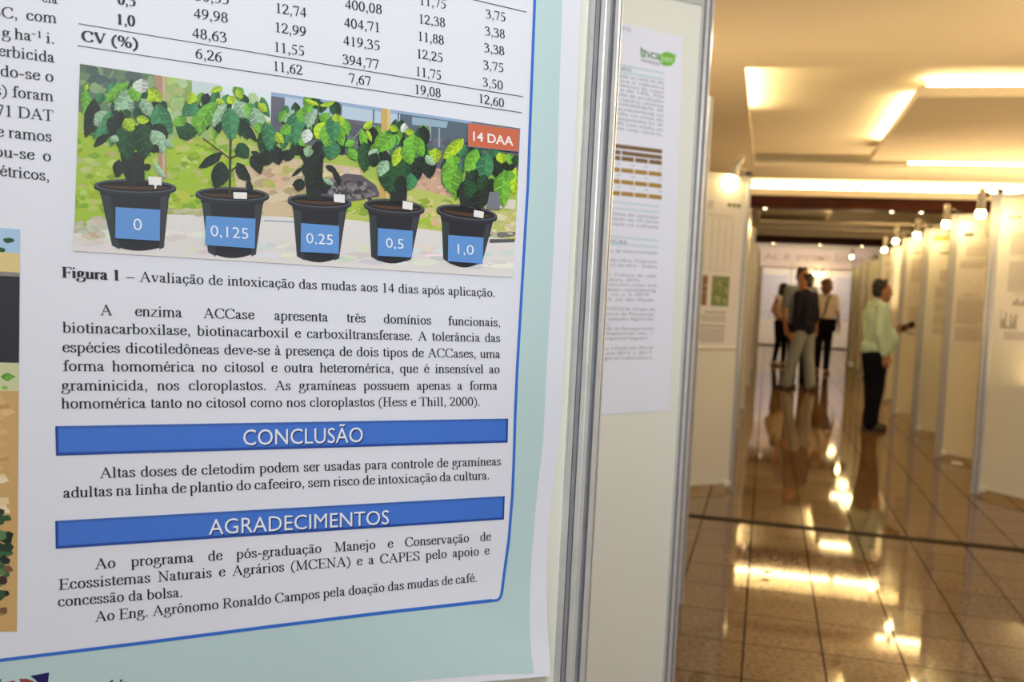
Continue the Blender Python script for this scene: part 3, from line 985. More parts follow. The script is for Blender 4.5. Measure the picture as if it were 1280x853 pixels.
def blob(x, y, rx, ry, col, n=9, jit=0.12, rag=0.35):
    a0 = rnd.uniform(0, 6)
    cfill([(x + rx * (1 + rnd.uniform(-rag, rag)) * math.cos(a0 + 2 * math.pi * k / n), y + ry * (1 + rnd.uniform(-rag, rag)) * math.sin(a0 + 2 * math.pi * k / n)) for k in range(n)], col, jit)


def scatter(n, x0, x1, y0, y1, rx, ry, cols, shear=0.12):
    for _ in range(n):
        x = rnd.uniform(x0, x1)
        y = rnd.uniform(y0, y1) + (x - x0) * shear
        s = rnd.uniform(0.5, 1.2)
        blob(x, y, rx * s, ry * s, rnd.choice(cols))


fill([TL_, TR_, BR_, BL_], (172, 196, 88))
cfill([(98, 78), (205, 92), (205, 160), (96, 140)], (108, 136, 102))
scatter(70, 98, 200, 82, 122, 9, 8, [(92, 112, 104), (120, 150, 112), (80, 98, 96), (140, 168, 120), (100, 124, 100)])
cfill([(205, 92), (262, 100), (262, 190), (203, 170)], (160, 186, 112))
scatter(50, 205, 260, 98, 160, 8, 7, [(150, 178, 105), (172, 196, 120), (185, 205, 150), (140, 168, 100)])
cfill([(262, 100), (341, 112), (341, 152), (262, 138)], (222, 234, 236))
cfill([(240, 97), (275, 103), (285, 134), (240, 128)], (200, 218, 214))
scatter(24, 240, 335, 116, 140, 9, 8, [(206, 222, 190), (190, 208, 150), (228, 236, 234)], 0.1)
# dark shed with its pale sheet roof
cfill([(339, 112), (652, 158), (650, 214), (548, 212), (440, 196), (338, 170)], (104, 106, 116))
cfill([(339, 112), (590, 149), (590, 158), (339, 120)], (150, 176, 206))
cfill([(356, 121), (515, 146), (515, 160), (356, 138)], (188, 206, 222))
cfill([(500, 142), (588, 155), (586, 210), (548, 206), (500, 190)], (92, 108, 120))
cfill([(515, 146), (560, 152), (558, 160), (515, 156)], (150, 178, 196))
scatter(90, 345, 640, 142, 172, 8, 6, [(96, 98, 108), (112, 114, 124), (88, 92, 104), (104, 112, 122)], 0.16)
for x, w in ((425, 2.5), (466, 2), (497, 2), (412, 1.2)):
    y = 112 + (x - 339) * 0.147 + 6
    cfill([(x, y), (x + w, y), (x + w - 0.5, y + 26), (x - 0.5, y + 26)], (106, 120, 136))
for x, y, w, h in ((531, 162, 7, 11), (466, 157, 6, 2), (467, 163, 5, 1.5), (548, 160, 2, 24), (536, 150, 3, 26), (446, 178, 8, 1.5)):
    cfill([(x, y), (x + w, y + w * .14), (x + w, y + h), (x, y + h)], (160, 170, 178))
# grass, dry ground, gravel
cfill([(92, 165), (262, 180), (345, 205), (345, 300), (92, 300)], (166, 196, 62))
scatter(260, 94, 330, 165, 262, 7, 4, [(150, 186, 46), (180, 206, 76), (134, 170, 52), (190, 206, 110), (166, 196, 58), (186, 190, 120)], 0.05)
cfill([(292, 212), (352, 196), (450, 210), (470, 262), (340, 272), (300, 262)], (214, 192, 156))
scatter(110, 300, 450, 205, 250, 8, 5, [(226, 206, 172), (204, 180, 140), (188, 168, 128), (216, 196, 150), (180, 186, 100)], 0.06)
cfill([(500, 205), (575, 214), (572, 246), (500, 240)], (212, 172, 146))
scatter(60, 500, 575, 212, 240, 7, 4, [(220, 186, 160), (198, 160, 136), (206, 176, 146)], 0.08)
cfill([(424, 236), (455, 222), (540, 240), (645, 270), (645, 310), (424, 288)], (190, 200, 104))
scatter(140, 426, 560, 236, 268, 7, 4, [(170, 196, 66), (196, 206, 100), (206, 196, 140), (150, 180, 60), (212, 198, 150)], 0.13)
cfill([(600, 246), (645, 250), (644, 262), (600, 258)], (226, 216, 196))
scatter(40, 600, 644, 262, 290, 7, 4, [(214, 204, 150), (200, 200, 120), (222, 210, 170)], 0.1)
cfill([(396, 244), (410, 228), (432, 217), (452, 219), (470, 232), (476, 246), (440, 252)], (98, 92, 96))
scatter(110, 402, 468, 224, 246, 4, 3, [(80, 76, 82), (116, 110, 112), (136, 132, 134), (70, 66, 72)], 0.06)
# pale pavement under the pots
cfill([(92, 292), (128, 274), (206, 268), (330, 270), (440, 275), (556, 290), (645, 300), (645, 350), (92, 320)], (228, 224, 220))
scatter(120, 95, 640, 284, 306, 14, 3.5, [(222, 218, 214), (234, 230, 226), (216, 214, 210), (228, 224, 212)], 0.06)
scatter(30, 94, 130, 276, 300, 8, 4, [(196, 186, 160), (206, 200, 180)], -0.1)
scatter(36, 205, 330, 262, 266, 7, 3, [(196, 190, 150), (206, 196, 160), (186, 186, 130)], 0.03)
scatter(30, 560, 642, 288, 292, 7, 3, [(190, 184, 160), (170, 166, 150), (120, 116, 110)], 0.05)
cfill([(612, 299), (644, 299), (643, 303), (612, 304)], (92, 94, 98))
cfill([(330, 275), (372, 277), (372, 278.5), (330, 276.5)], (150, 170, 190))
# stakes
cfill([(192, 93), (208, 95), (205, 150), (209, 224), (197, 224), (199, 150)], (176, 146, 116))
cfill([(203, 95), (207, 95), (206, 222), (203, 222)], (206, 178, 148))
cfill([(477, 133), (488, 134), (486, 248), (474, 248)], (206, 172, 98))
cfill([(484, 134), (488, 134), (486, 248), (482.5, 248)], (224, 196, 130))

LC = dict(D=(42, 52, 44), DG=(46, 84, 52), M=(72, 140, 92), G=(118, 186, 62), Y=(178, 212, 48), P=(158, 196, 158), W=(220, 232, 216))


def leaf(sc_, ox, oy, b, t, w, col, veins=True):
    bx, by, tx, ty = ox + b[0] / sc_, oy + b[1] / sc_, ox + t[0] / sc_, oy + t[1] / sc_
    w = 1.14 * w / sc_
    dx, dy = tx - bx, ty - by
    l = math.hypot(dx, dy) or 1
    ux, uy = dx / l, dy / l
    nx, ny = -uy, ux
    bend = rnd.uniform(-0.10, 0.10) * l
    c = LC[col]
    prof = [(0, .05), (.1, .5), (.25, .88), (.42, 1), (.6, .92), (.78, .62), (.92, .22), (1, .0)]
    cen = lambda s: (bx + ux * l * s + nx * bend * math.sin(math.pi * s), by + uy * l * s + ny * bend * math.sin(math.pi * s))
    Ls, Rs = [], []
    for i, (s, h) in enumerate(prof):
        x, y = cen(s)
        h1, h2 = h * (1 + rnd.uniform(-.1, .1)), h * (1 + rnd.uniform(-.1, .1))
        Ls.append((x + nx * w / 2 * h1, y + ny * w / 2 * h1))
        Rs.append((x - nx * w / 2 * h2, y - ny * w / 2 * h2))
    mid = [cen(s) for s, h in prof]
    # two halves of slightly different green: the fold along the midrib
    k1, k2 = rnd.choice(((1.0, .80), (.82, 1.0)))
    jit = rnd.uniform(.92, 1.08)
    ca = tuple(min(255, v * k1 * jit) for v in c)
    cb = tuple(min(255, v * k2 * jit) for v in c)
    cfill(Ls + mid[::-1], ca, .03)
    cfill(Rs + mid[::-1], cb, .03)
    if veins and w > 5 and l > 8:
        lite = tuple(min(255, v * 1.10 + 5) for v in c)
        dark = tuple(v * .86 for v in c)
        cfill([(mid[0][0] + nx * .4, mid[0][1] + ny * .4), mid[-1], (mid[0][0] - nx * .4, mid[0][1] - ny * .4)], lite)
        for i in range(1, 7):
            s = i / 7.5
            x, y = cen(s)
            hw = w / 2 * (1 - abs(s - .42) * 1.15) * .86
            th = l * .035
            for sd, cc in ((1, lite if i % 2 else dark), (-1, dark if i % 2 else lite)):
                ex, ey = x + nx * hw * sd + ux * l * .10, y + ny * hw * sd + uy * l * .10
                cfill([(x, y), (ex, ey), (ex + ux * th, ey + uy * th), (x + ux * th, y + uy * th)], cc)


def stick(sc_, ox, oy, a, b, w, col):
    ax, ay, bx, by = ox + a[0] / sc_, oy + a[1] / sc_, ox + b[0] / sc_, oy + b[1] / sc_
    l = math.hypot(bx - ax, by - ay) or 1
    nx, ny = -(by - ay) / l * w / sc_ / 2, (bx - ax) / l * w / sc_ / 2
    cfill([(ax + nx, ay + ny), (bx + nx, by + ny), (bx - nx, by - ny), (ax - nx, ay - ny)], col)


def pot(cx, cy, rx, ry, tilt, bx0, bx1, by, sag):
    """black nursery pot: body, rim ring, soil"""
    e = lambda k, f=1.0, g=1.0: (cx + rx * f * math.cos(k), cy + ry * g * math.sin(k) + rx * f * math.cos(k) * tilt)
    n = 24
    body = [(cx - rx * .88, cy + 4 - rx * .9 * tilt), (cx - rx * .82, cy + 14), (bx0, by - sag * .8)]
    for k in range(9):
        s = k / 8
        body.append((bx0 + (bx1 - bx0) * s, by - sag * .8 + sag * math.sin(math.pi * s) + (bx1 - bx0) * s * tilt * .6))
    body += [(cx + rx * .82, cy + 14 + rx * .8 * tilt), (cx + rx * .88, cy + 4 + rx * .9 * tilt)]
    cfill(body, (44, 45, 52))
    cfill([(cx - rx * .82, cy + 10), (cx - rx * .60, cy + 12), (bx0 + 10, by), (bx0, by - sag * .8)], (58, 66, 68))
    cfill([(cx + rx * .62, cy + 12 + rx * tilt * .6), (cx + rx * .80, cy + 10 + rx * tilt * .8), (bx1, by - sag * .4), (bx1 - 6, by)], (64, 66, 72))
    cfill([e(2 * math.pi * k / n) for k in range(n)], (84, 88, 96))
    cfill([(e(2 * math.pi * k / n)[0], e(2 * math.pi * k / n)[1] + 3.0) for k in range(0, n // 2 + 1)] + [e(2 * math.pi * k / n, 1, .9) for k in range(n // 2, -1, -1)], (50, 52, 58))
    cfill([e(2 * math.pi * k / n, .91, .72) for k in range(n)], (38, 36, 38))
    cfill([e(2 * math.pi * k / n, .82, .45) for k in range(0, n // 2 + 1)], (86, 62, 48))


def scarce(lst, sc_, ox, oy):
    for b, t, w, c in lst:
        leaf(sc_, ox, oy, b, t, w, c)


POTS = [(168.8, 233, 51.5, 9.0, .03, 140, 205, 312, 6), (290.5, 243, 46, 9.0, .03, 260, 320, 321, 7), (399.5, 251.5, 40, 9.0, .05, 371, 424, 326, 7), (492.7, 258, 38, 9.0, .08, 464, 514, 327, 7), (583.5, 266, 38, 9.5, .12, 554, 603, 331, 9)]
for p in POTS:
    pot(*p)
# the dense inner foliage of each crown, hanging outwards from the stem
for cx_, cy_, rx_, ry_, n_ in ((160, 142, 50, 40, 44), (288, 142, 52, 26, 30), (388, 160, 42, 34, 40), (494, 186, 46, 30, 40), (598, 214, 40, 36, 40)):
    for _ in range(n_):
        a_, r_ = rnd.uniform(0, 6.283), math.sqrt(rnd.random())
        x_, y_ = cx_ + rx_ * r_ * math.cos(a_), cy_ + ry_ * r_ * math.sin(a_)
        l_ = rnd.uniform(14, 26)
        dx_ = (x_ - cx_) / rx_ * 9 + rnd.uniform(-4, 4)
        leaf(1, 0, 0, (x_, y_ - l_ / 2), (x_ + dx_, y_ + l_ / 2), rnd.uniform(8, 13), rnd.choice(['DG', 'M', 'G', 'DG', 'M', 'D', 'G']), False)
# plant 1
q = (6.821, 90, 75)
cfill([(150, 190), (180, 190), (181, 226), (160, 232), (154, 215)], (44, 50, 44))
scarce([((260, 0), (250, 100), 60, 'D'), ((410, 20), (420, 60), 45, 'D'), ((450, 10), (520, 100), 30, 'P'), ((340, 60), (330, 150), 60, 'D')], 4.414, 90, 200)
scarce([((400, 420), (330, 660), 170, 'D'), ((640, 560), (700, 800), 120, 'D'), ((110, 250), (95, 430), 80, 'G'), ((190, 330), (110, 665), 130, 'D'), ((320, 450), (190, 560), 120, 'P'), ((330, 440), (250, 650), 100, 'M'), ((320, 640), (185, 745), 60, 'D'), ((400, 480), (330, 640), 130, 'D'),
        ((480, 200), (280, 370), 90, 'G'), ((520, 250), (360, 430), 120, 'P'), ((500, 230), (560, 360), 110, 'G'), ((590, 160), (600, 285), 135, 'W'), ((470, 350), (490, 450), 90, 'P'), ((650, 250), (770, 360), 90, 'Y'), ((590, 330), (680, 490), 100, 'P'),
        ((700, 320), (640, 360), 60, 'Y'), ((720, 380), (855, 630), 160, 'M'), ((690, 550), (820, 660), 80, 'D'), ((510, 520), (480, 860), 180, 'DG'), ((580, 540), (620, 850), 170, 'DG'), ((450, 500), (520, 610), 100, 'Y'), ((550, 495), (660, 520), 70, 'Y'),
        ((680, 600), (780, 800), 110, 'P'), ((790, 680), (860, 750), 60, 'P'), ((700, 720), (740, 790), 50, 'D'), ((330, 660), (400, 690), 60, 'P'), ((130, 205), (118, 265), 35, 'Y'), ((440, 430), (500, 480), 60, 'DG')], *q)
# plant 2
q = (6.823, 220, 95)
stick(*q, (466, 520), (458, 1010), 20, (78, 66, 48))
stick(*q, (230, 530), (462, 705), 12, (84, 86, 58))
stick(*q, (462, 705), (545, 662), 14, (60, 66, 50))
stick(*q, (470, 810), (520, 770), 12, (60, 66, 50))
scarce([((0, 440), (190, 480), 130, 'DG'), ((20, 340), (60, 430), 110, 'G'), ((160, 230), (110, 340), 110, 'M'), ((240, 290), (190, 390), 80, 'P'), ((150, 140), (100, 240), 80, 'Y'), ((400, 100), (290, 140), 45, 'Y'), ((360, 390), (370, 490), 60, 'D'), ((540, 360), (700, 570), 60, 'D'), ((830, 580), (740, 770), 120, 'D'), ((350, 220), (195, 510), 120, 'G'),
        ((430, 240), (310, 440), 80, 'P'), ((450, 170), (490, 240), 70, 'Y'), ((520, 110), (570, 190), 60, 'Y'), ((340, 200), (420, 240), 50, 'Y'), ((520, 220), (600, 360), 120, 'P'), ((600, 230), (650, 390), 70, 'G'), ((455, 270), (480, 550), 140, 'M'), ((660, 270), (710, 470), 120, 'P'), ((700, 235), (775, 310), 60, 'Y'), ((700, 400), (720, 500), 80, 'G'),
        ((790, 430), (770, 710), 150, 'DG'), ((780, 600), (820, 740), 90, 'D'), ((395, 655), (190, 785), 75, 'D'), ((390, 730), (330, 960), 140, 'D'), ((530, 575), (620, 700), 110, 'DG'), ((640, 680), (725, 840), 90, 'D'), ((520, 740), (640, 900), 90, 'D'), ((640, 645), (745, 700), 40, 'D'), ((610, 890), (650, 1000), 50, 'D')], *q)
# plant 3
q = (7.758, 330, 110)
cfill([(378, 192), (405, 192), (401, 250), (384, 250)], (42, 48, 44))
stick(*q, (530, 170), (515, 420), 16, (70, 110, 60))
scarce([((310, 560), (340, 650), 140, 'D'), ((90, 560), (150, 750), 120, 'D'), ((250, 600), (205, 710), 110, 'D'), ((540, 510), (530, 720), 140, 'D'), ((740, 560), (770, 650), 70, 'D'), ((530, 165), (390, 108), 42, 'Y'), ((540, 170), (690, 128), 42, 'Y'), ((290, 210), (185, 335), 65, 'P'), ((350, 210), (300, 560), 160, 'M'), ((360, 195), (400, 340), 100, 'G'), ((490, 225), (420, 390), 95, 'P'),
        ((560, 245), (610, 340), 105, 'G'), ((430, 395), (385, 540), 95, 'W'), ((590, 335), (510, 500), 120, 'Y'), ((650, 510), (640, 700), 150, 'M'), ((610, 345), (600, 580), 130, 'G'), ((700, 255), (680, 530), 130, 'M'), ((690, 250), (720, 330), 70, 'Y'), ((740, 270), (805, 410), 55, 'Y'), ((760, 400), (775, 490), 60, 'G'),
        ((430, 570), (415, 670), 90, 'P'), ((10, 330), (50, 620), 130, 'M'), ((120, 430), (190, 540), 75, 'Y'), ((20, 620), (40, 750), 100, 'D'), ((260, 370), (150, 430), 100, 'G'), ((370, 770), (265, 860), 34, 'D'), ((600, 755), (710, 820), 50, 'D'), ((470, 700), (430, 900), 150, 'D'), ((540, 640), (470, 860), 110, 'D')], *q)
scarce([((100, 0), (90, 120), 90, 'D'), ((30, 60), (10, 130), 60, 'D'), ((150, 60), (160, 140), 60, 'D'), ((200, 10), (245, 100), 30, 'D'), ((150, 60), (210, 95), 25, 'P')], 4.414, 370, 210)
# plant 4
q = (7.415, 430, 125)
stick(*q, (80, 370), (170, 265), 10, (150, 170, 100))
cfill([(486, 200), (512, 200), (508, 252), (488, 252)], (42, 50, 46))
scarce([((570, 540), (570, 810), 160, 'DG'), ((440, 560), (420, 870), 200, 'DG'), ((650, 560), (685, 750), 100, 'D'), ((700, 520), (710, 630), 120, 'D'), ((770, 540), (800, 730), 120, 'D'), ((400, 480), (350, 560), 110, 'D'), ((0, 170), (35, 340), 55, 'G'), ((265, 205), (175, 265), 65, 'Y'), ((160, 270), (205, 480), 65, 'G'), ((210, 280), (255, 390), 40, 'Y'), ((190, 390), (190, 670), 130, 'DG'),
        ((370, 305), (275, 430), 80, 'G'), ((480, 330), (430, 480), 90, 'M'), ((470, 325), (325, 480), 120, 'G'), ((425, 240), (500, 285), 65, 'Y'), ((565, 215), (535, 305), 65, 'W'), ((565, 290), (655, 300), 55, 'Y'), ((640, 335), (735, 530), 110, 'G'), ((650, 320), (620, 510), 140, 'G'), ((520, 435), (455, 620), 90, 'Y'), ((545, 435), (625, 600), 120, 'G'),
        ((310, 455), (245, 565), 80, 'P'), ((300, 490), (265, 620), 90, 'D'), ((400, 560), (325, 710), 100, 'P'), ((850, 445), (850, 590), 105, 'Y'), ((755, 515), (845, 605), 65, 'P'), ((620, 680), (595, 840), 100, 'M'), ((100, 390), (5, 425), 70, 'G'), ((40, 450), (115, 565), 80, 'G'), ((520, 700), (560, 850), 110, 'D')], *q)
# plant 5
q = (7.108, 540, 140)
cfill([(572, 230), (604, 232), (600, 258), (576, 258)], (46, 52, 50))
scarce([((380, 480), (380, 720), 150, 'D'), ((520, 590), (560, 820), 140, 'D'), ((440, 650), (420, 870), 170, 'D'), ((560, 400), (580, 570), 110, 'D'), ((650, 430), (720, 520), 120, 'D'), ((430, 355), (330, 610), 100, 'DG'), ((300, 290), (250, 410), 90, 'M'), ((280, 240), (95, 420), 95, 'Y'), ((180, 380), (200, 500), 110, 'G'), ((130, 440), (125, 660), 110, 'G'), ((400, 335), (285, 530), 125, 'G'),
        ((300, 600), (325, 775), 140, 'DG'), ((270, 620), (235, 760), 60, 'D'), ((220, 485), (180, 735), 160, 'G'), ((490, 365), (480, 620), 140, 'M'), ((600, 360), (625, 460), 90, 'Y'), ((680, 370), (695, 470), 70, 'G'), ((745, 380), (755, 480), 60, 'DG'), ((640, 525), (640, 850), 140, 'G'), ((745, 495), (715, 735), 95, 'Y'), ((700, 520), (660, 620), 90, 'G'), ((480, 560), (420, 700), 100, 'DG')], *q)
cfill([(608, 262), (625, 262), (624, 240), (612, 240)], (120, 126, 134))
# white plant tags
for t in (((185, 220.5), (202, 221.8), (202, 232), (186, 231)), ((291.6, 240.2), (308.8, 240.8), (308.6, 249), (292, 248.4)), ((417, 242.6), (431, 243.6), (431, 254), (417.5, 252.5)), ((503.5, 251), (516, 253.5), (515.5, 263), (503, 261)), ((592.5, 262.5), (605, 265), (604, 273), (592, 271))):
    cfill(t, (238, 236, 234))
cfill([(193, 231), (196, 231), (195, 236), (193, 236)], (238, 236, 234))
cfill([(594, 258), (596, 260), (596, 270), (593, 270)], (220, 230, 214)) if False else None
photo = ph.build('photo_print', poster)
photo['label'] = 'printed photograph of five potted plants'

LAB = [(((144.4, 259), (200.3, 262.3), (199.8, 301.3), (144, 298)), '0', (166.8, 287.6), (177.4, 288.2), 15.5),
       (((257.2, 269.8), (319.5, 273.6), (318.4, 310.7), (256.5, 306.5)), '0,125', (263.4, 295.2), (310.4, 299), 14.5),
       (((376.3, 279), (424, 282.5), (423.5, 317.4), (375.7, 315)), '0,25', (383, 304), (416.2, 306.3), 13.5),
       (((472.4, 285.2), (516, 288.8), (515, 322.2), (472, 319.8)), '0,5', (482.6, 309.6), (504.5, 311.4), 13),
       (((560.3, 293.8), (604.5, 297.2), (603.3, 330), (559.8, 326.7)), '1,0', (572.2, 317.2), (592.2, 318.9), 13)]
for c, tx, p0, p1, cap in LAB:
    pl = Print(near_surface)
    pl.quad(c, srgb(100, 152, 216), 4, 4, 10.0)
    polys, w = sans(tx, -0.006)
    pl.text(polys, w, p0, p1, cap / 0.73, srgb(240, 244, 250), (-0.01, -1), 10.6)
    pl.build('dose_label', photo)
pl = Print(near_surface)
pl.quad(((584.7, 153), (649.6, 161.8), (648.4, 190.2), (584.7, 183.6)), srgb(120, 138, 165), 4, 4, 10.0)
pl.quad(((585.2, 154), (649, 162.4), (647.9, 189.4), (585.2, 182.8)), srgb(206, 108, 78), 4, 4, 10.3)
polys, w = sans('14 DAA', 0.022)
pl.text(polys, w, (591.4, 175.6), (641.8, 182.3), 11.6 / 0.73, srgb(244, 236, 232), (-0.01, -1), 10.9)
o = pl.build('date_label', photo)

# strip of a second photograph at the left, running out of the picture -------------------
ph = Print(near_surface)
_k[0] = 2.0
XL_ = -150
strip_x = lambda y: 25.2 - 4.2 * (y - 287) / 500


def band(y0, y1, col, sl=0.0):
    ph.quad([(XL_, y0 - sl * 150), (strip_x(y0), y0), (strip_x(y1), y1), (XL_, y1 - sl * 150)], srgb(*col), 4, 6, up())


def sblob(n, x0, y0, y1, rx, ry, cols):
    for _ in range(n):
        y = rnd.uniform(y0, y1)
        x = rnd.uniform(x0, strip_x(y) - rx * 1.35)
        s = rnd.uniform(.5, 1)
        a0 = rnd.uniform(0, 6)
        ph.poly([(x + rx * s * (1 + rnd.uniform(-.3, .3)) * math.cos(a0 + k * .8), y + ry * s * (1 + rnd.uniform(-.3, .3)) * math.sin(a0 + k * .8)) for k in range(8)], srgb(*rnd.choice(cols)), up())


band(287, 320, (172, 205, 232), .1)
sblob(60, -145, 300, 316, 9, 4, [(60, 110, 50), (90, 150, 60), (40, 80, 44), (120, 170, 80)])
band(317, 343, (226, 204, 140), .08)
band(341, 348, (140, 136, 130), .07)
band(346, 455, (44, 42, 48), .05)
band(454, 492, (206, 206, 160), .03)
sblob(70, -145, 468, 488, 8, 5, [(110, 170, 60), (140, 190, 80), (90, 150, 50)])
band(489, 790, (206, 166, 106), 0)
sblob(200, -145, 495, 600, 10, 5, [(214, 172, 108), (224, 186, 126), (196, 150, 92), (218, 178, 118)])
sblob(30, -145, 596, 640, 12, 6, [(232, 206, 160), (240, 218, 180)])
sblob(150, -145, 640, 745, 9, 8, [(40, 60, 44), (60, 100, 60), (30, 44, 36), (90, 130, 80), (52, 84, 52)])
sblob(120, -145, 700, 782, 9, 6, [(170, 130, 84), (190, 146, 92), (120, 90, 60), (60, 46, 40)])
o = ph.build('photo_print', poster)
o['label'] = 'strip of a second photograph at the left edge'

# partner logo at the bottom left, cut by the picture edge
pl = Print(near_surface)
NAVY = srgb(30, 28, 92)
pl.poly([(37.5, 845.5), (61.5, 841), (60, 853), (57, 866), (50, 857), (44, 850)], NAVY, 2)
pl.poly([(24, 849), (34, 849), (44, 853), (51, 862), (50, 874), (38, 862), (27, 857)], srgb(150, 70, 60), 2)
pl.poly([(4, 854), (18, 851), (20, 860), (8, 866)], srgb(170, 70, 60), 2)
pl.poly([(-16, 852), (2, 849), (0, 860), (-14, 866)], srgb(60, 140, 90), 2)
polys, w = sans('Agropecuária', 0.03, 0.25)
pl.text(polys, w, (60, 874), (158, 862), 20, srgb(24, 24, 30), (0.1, -1), 2)
o = pl.build('logo', poster)
o['label'] = 'partner logo cut by the photo edge'

# ================================================================ the poster with the green logo
P2 = Vector((-0.216, 2.820, 0))


def second_surface(px, py, layer=0):
    r = ray(px, py)
    o = Vector((0, 0, EYE)) - P2
    t = (0.006 + LAY * layer - NB.dot(o)) / NB.dot(r)
    return o + r * t + P2


bm = bmesh.new()
fr = lambda a, z, d: P2 + TA * a + NB * d + Vector((0, 0, z))
ring = [(-0.93, 2.085), (-0.079, 2.061), (-0.050, 1.024), (-0.93, 0.995)]
hi_ = [bm.verts.new(fr(a, z, 0.0060)) for a, z in ring]
lo_ = [bm.verts.new(fr(a, z, 0.0045)) for a, z in ring]
bm.faces.new(hi_)
bm.faces.new(lo_[::-1])
for i in range(4):
    bm.faces.new((hi_[i], lo_[i], lo_[(i + 1) % 4], hi_[(i + 1) % 4]))
poster2 = tag(obj('poster', bm, PAPER), 'white text poster with green leafy logo and olive table, behind the slotted post', 'poster')
GREY = srgb(142, 144, 148)
DGREEN = srgb(70, 130, 40)
pr = Print(second_surface)
rnd = random.Random(11)


def ptext(tx, x0, y0, x1, y1, em, col, weight=0.0, L=2):
    polys, w = sans(tx, weight)
    pr.text(polys, w, (x0, y0), (x1, y1), em, col, (-0.06, -1), L)


# logo
ptext('Inca', 801.5, 70.5, 826, 75, 16.5, DGREEN, 0.012)
for y_, x_ in ((62.4, 801.6), (70.0, 801.2)):
    pr.line([(x_, y_), (x_ + 5.4, y_ + 1.0)], 1.3, DGREEN, 2)
lp = [(834 + 10.2 * math.cos(k * math.pi / 9) * (1 + .08 * math.sin(3 * k)), 73.8 + 9 * math.sin(k * math.pi / 9) * (1 + .06 * math.cos(2 * k))) for k in range(18)]
pr.poly(lp, srgb(120, 186, 70), 2)
pr.poly([(842, 69), (845.5, 67), (843.5, 75), (841, 78)], srgb(120, 186, 70), 2.1)
ptext('per', 826.5, 76, 842.5, 79, 13, srgb(206, 230, 180), 0.0, 2.3)
pr.line([(801, 73.5), (825.5, 80)], .8, srgb(120, 122, 120), 2)
pr.line([(801, 75.6), (824, 82)], .8, srgb(130, 132, 130), 2)
ptext('ESPÍRITO SANTO', 726, 29, 788.5, 39.8, 6.8, srgb(110, 120, 122))
PALE = srgb(196, 216, 224)
for (x0, y0, x1, y1, th) in ((700, 66, 830.5, 92, 2.4), (700, 77, 830.2, 99.3, 2.4), (690, 244, 824, 258.5, 2.2), (690, 253.5, 824, 265.6, 2.2), (690, 288.5, 823.5, 301.4, 2.2), (690, 298.5, 823, 309.4, 2.2)):
    pr.line([(x0, y0), (x1, y1)], th, PALE, 2)
ptext('RESULTADOS E DISCUSSÃO', 690, 70, 789.5, 90.2, 6.6, srgb(90, 100, 106))
ptext('REFERÊNCIAS BIBLIOGRÁFICAS', 650, 291, 783.5, 305.4, 6.2, srgb(90, 100, 106))
PARA = [(95.5, 106), (101.5, 112), (107.3, 117.5), (113.2, 123), (119, 129), (125.5, 135), (131.6, 140.4), (138, 146.5), (144, 152.5), (150.5, 158.3), (157, 164.5), (163, 170.5)]
WORDS = ['produção com viabilidade no nível de 5%', 'menor, como para o cafeeiro', '22% a mais bem próximos do custo', 'estimado a 719 e de 14%. No', 'influência da elevação da produção', 'apresentada para o cenário otimista', 'No conjunto, a probabilidade de', 'mão de queda na produtividade no', 'e o aumento médio no nível de', 'partir de campos pesquisados foi de', 'rendimento de 17,0% com médio do', 'o demanda em uma cada cenário.']
for (yl, yr), w_ in zip(PARA, WORDS):
    xr = 830.2 - (yr - 100) * .02
    ptext(w_, 712 if True else 0, yl - (770 - 712) * .175, xr, yr, 6.0, GREY)
PAR2 = [(268.6, 273.8, 'as curvas o coeficiente de variação'), (275.5, 279.5, 'nível de probabilidade de 10 sacas'), (281.5, 286, '75 sacas por hectare na colheita')]
for yl, yr, w_ in PAR2:
    ptext(w_, 706, yl - 60 * .085, 823.5, yr, 5.6, GREY)
REF = [(315, 318, 'Econ. Cacuved: Curso de Administração', 822), (326.5, 329.2, 'IBGE séries históricas das safras. Organizer', 821.8), (332.5, 335.4, 'Acompanhamento histórico das safras – Arábica', 821.5),
       (344.7, 347.2, 'GRACIA, A. W. R. Cultura do café', 820.6), (351.4, 352, 'Viçosa: Folhas Folhara, 2016.', 800.5), (357.4, 358.6, 'the analysis of production costs and', 820.2), (363.6, 364.8, 'role of Coparto Spain considering', 820), (370.2, 370.2, 'Cantos, Lavras, v. 13, n. 2, 2019.', 812.5), (376.3, 376.9, 'ção Financeira. 10. ed. São Paulo:', 818.6),
       (388, 388.6, 'GEOGRAFIA E ESTATÍSTICA. Grupo de', 818.6), (394.2, 394.7, 'GCEA/IBGE. Diretoria de Pesquisas,', 818.2), (400.6, 400.6, 'Sistemático da Produção Agrícola:', 817.8), (407, 406.6, 'em.', 762.3), (413, 412.4, 'banco; Sistema IBGE de Recuperação', 817.9), (418.8, 418.4, '(2006 a 2017) Disponível em: <', 816.8), (424.7, 424.7, 'br/sidra/pesquisa/lspa>', 810),
       (437.4, 436.4, 'Assistência Técnica e Extensão Rural', 815.6), (443.7, 442.8, 'safras capixabas em 2016 e 2017', 815.2), (450, 448.8, 'https://incaper.es.gov.br/cafeicultura', 814.8)]
for yl, yr, w_, xr in REF:
    full = xr > 812
    ptext(w_, 700 if full else (751 if len(w_) < 5 else 705), yl - (yr - yl) * (758 - 700) / 62.0, xr, yr, 5.4, GREY)
pr.build('body_text', poster2)
pr = Print(second_surface)
BROWN, OLIVE = srgb(124, 94, 58), srgb(168, 130, 42)


def cell(x0, x1, yl, yr, h, col):
    """cell of the table: yl, yr = top edge of the whole row at x = 766 and x = 828"""
    f = lambda x: yl + (yr - yl) * (x - 766) / 62
    pr.poly([(x0, f(x0)), (x1, f(x1)), (x1, f(x1) + h), (x0, f(x0) + h)], col, 2)


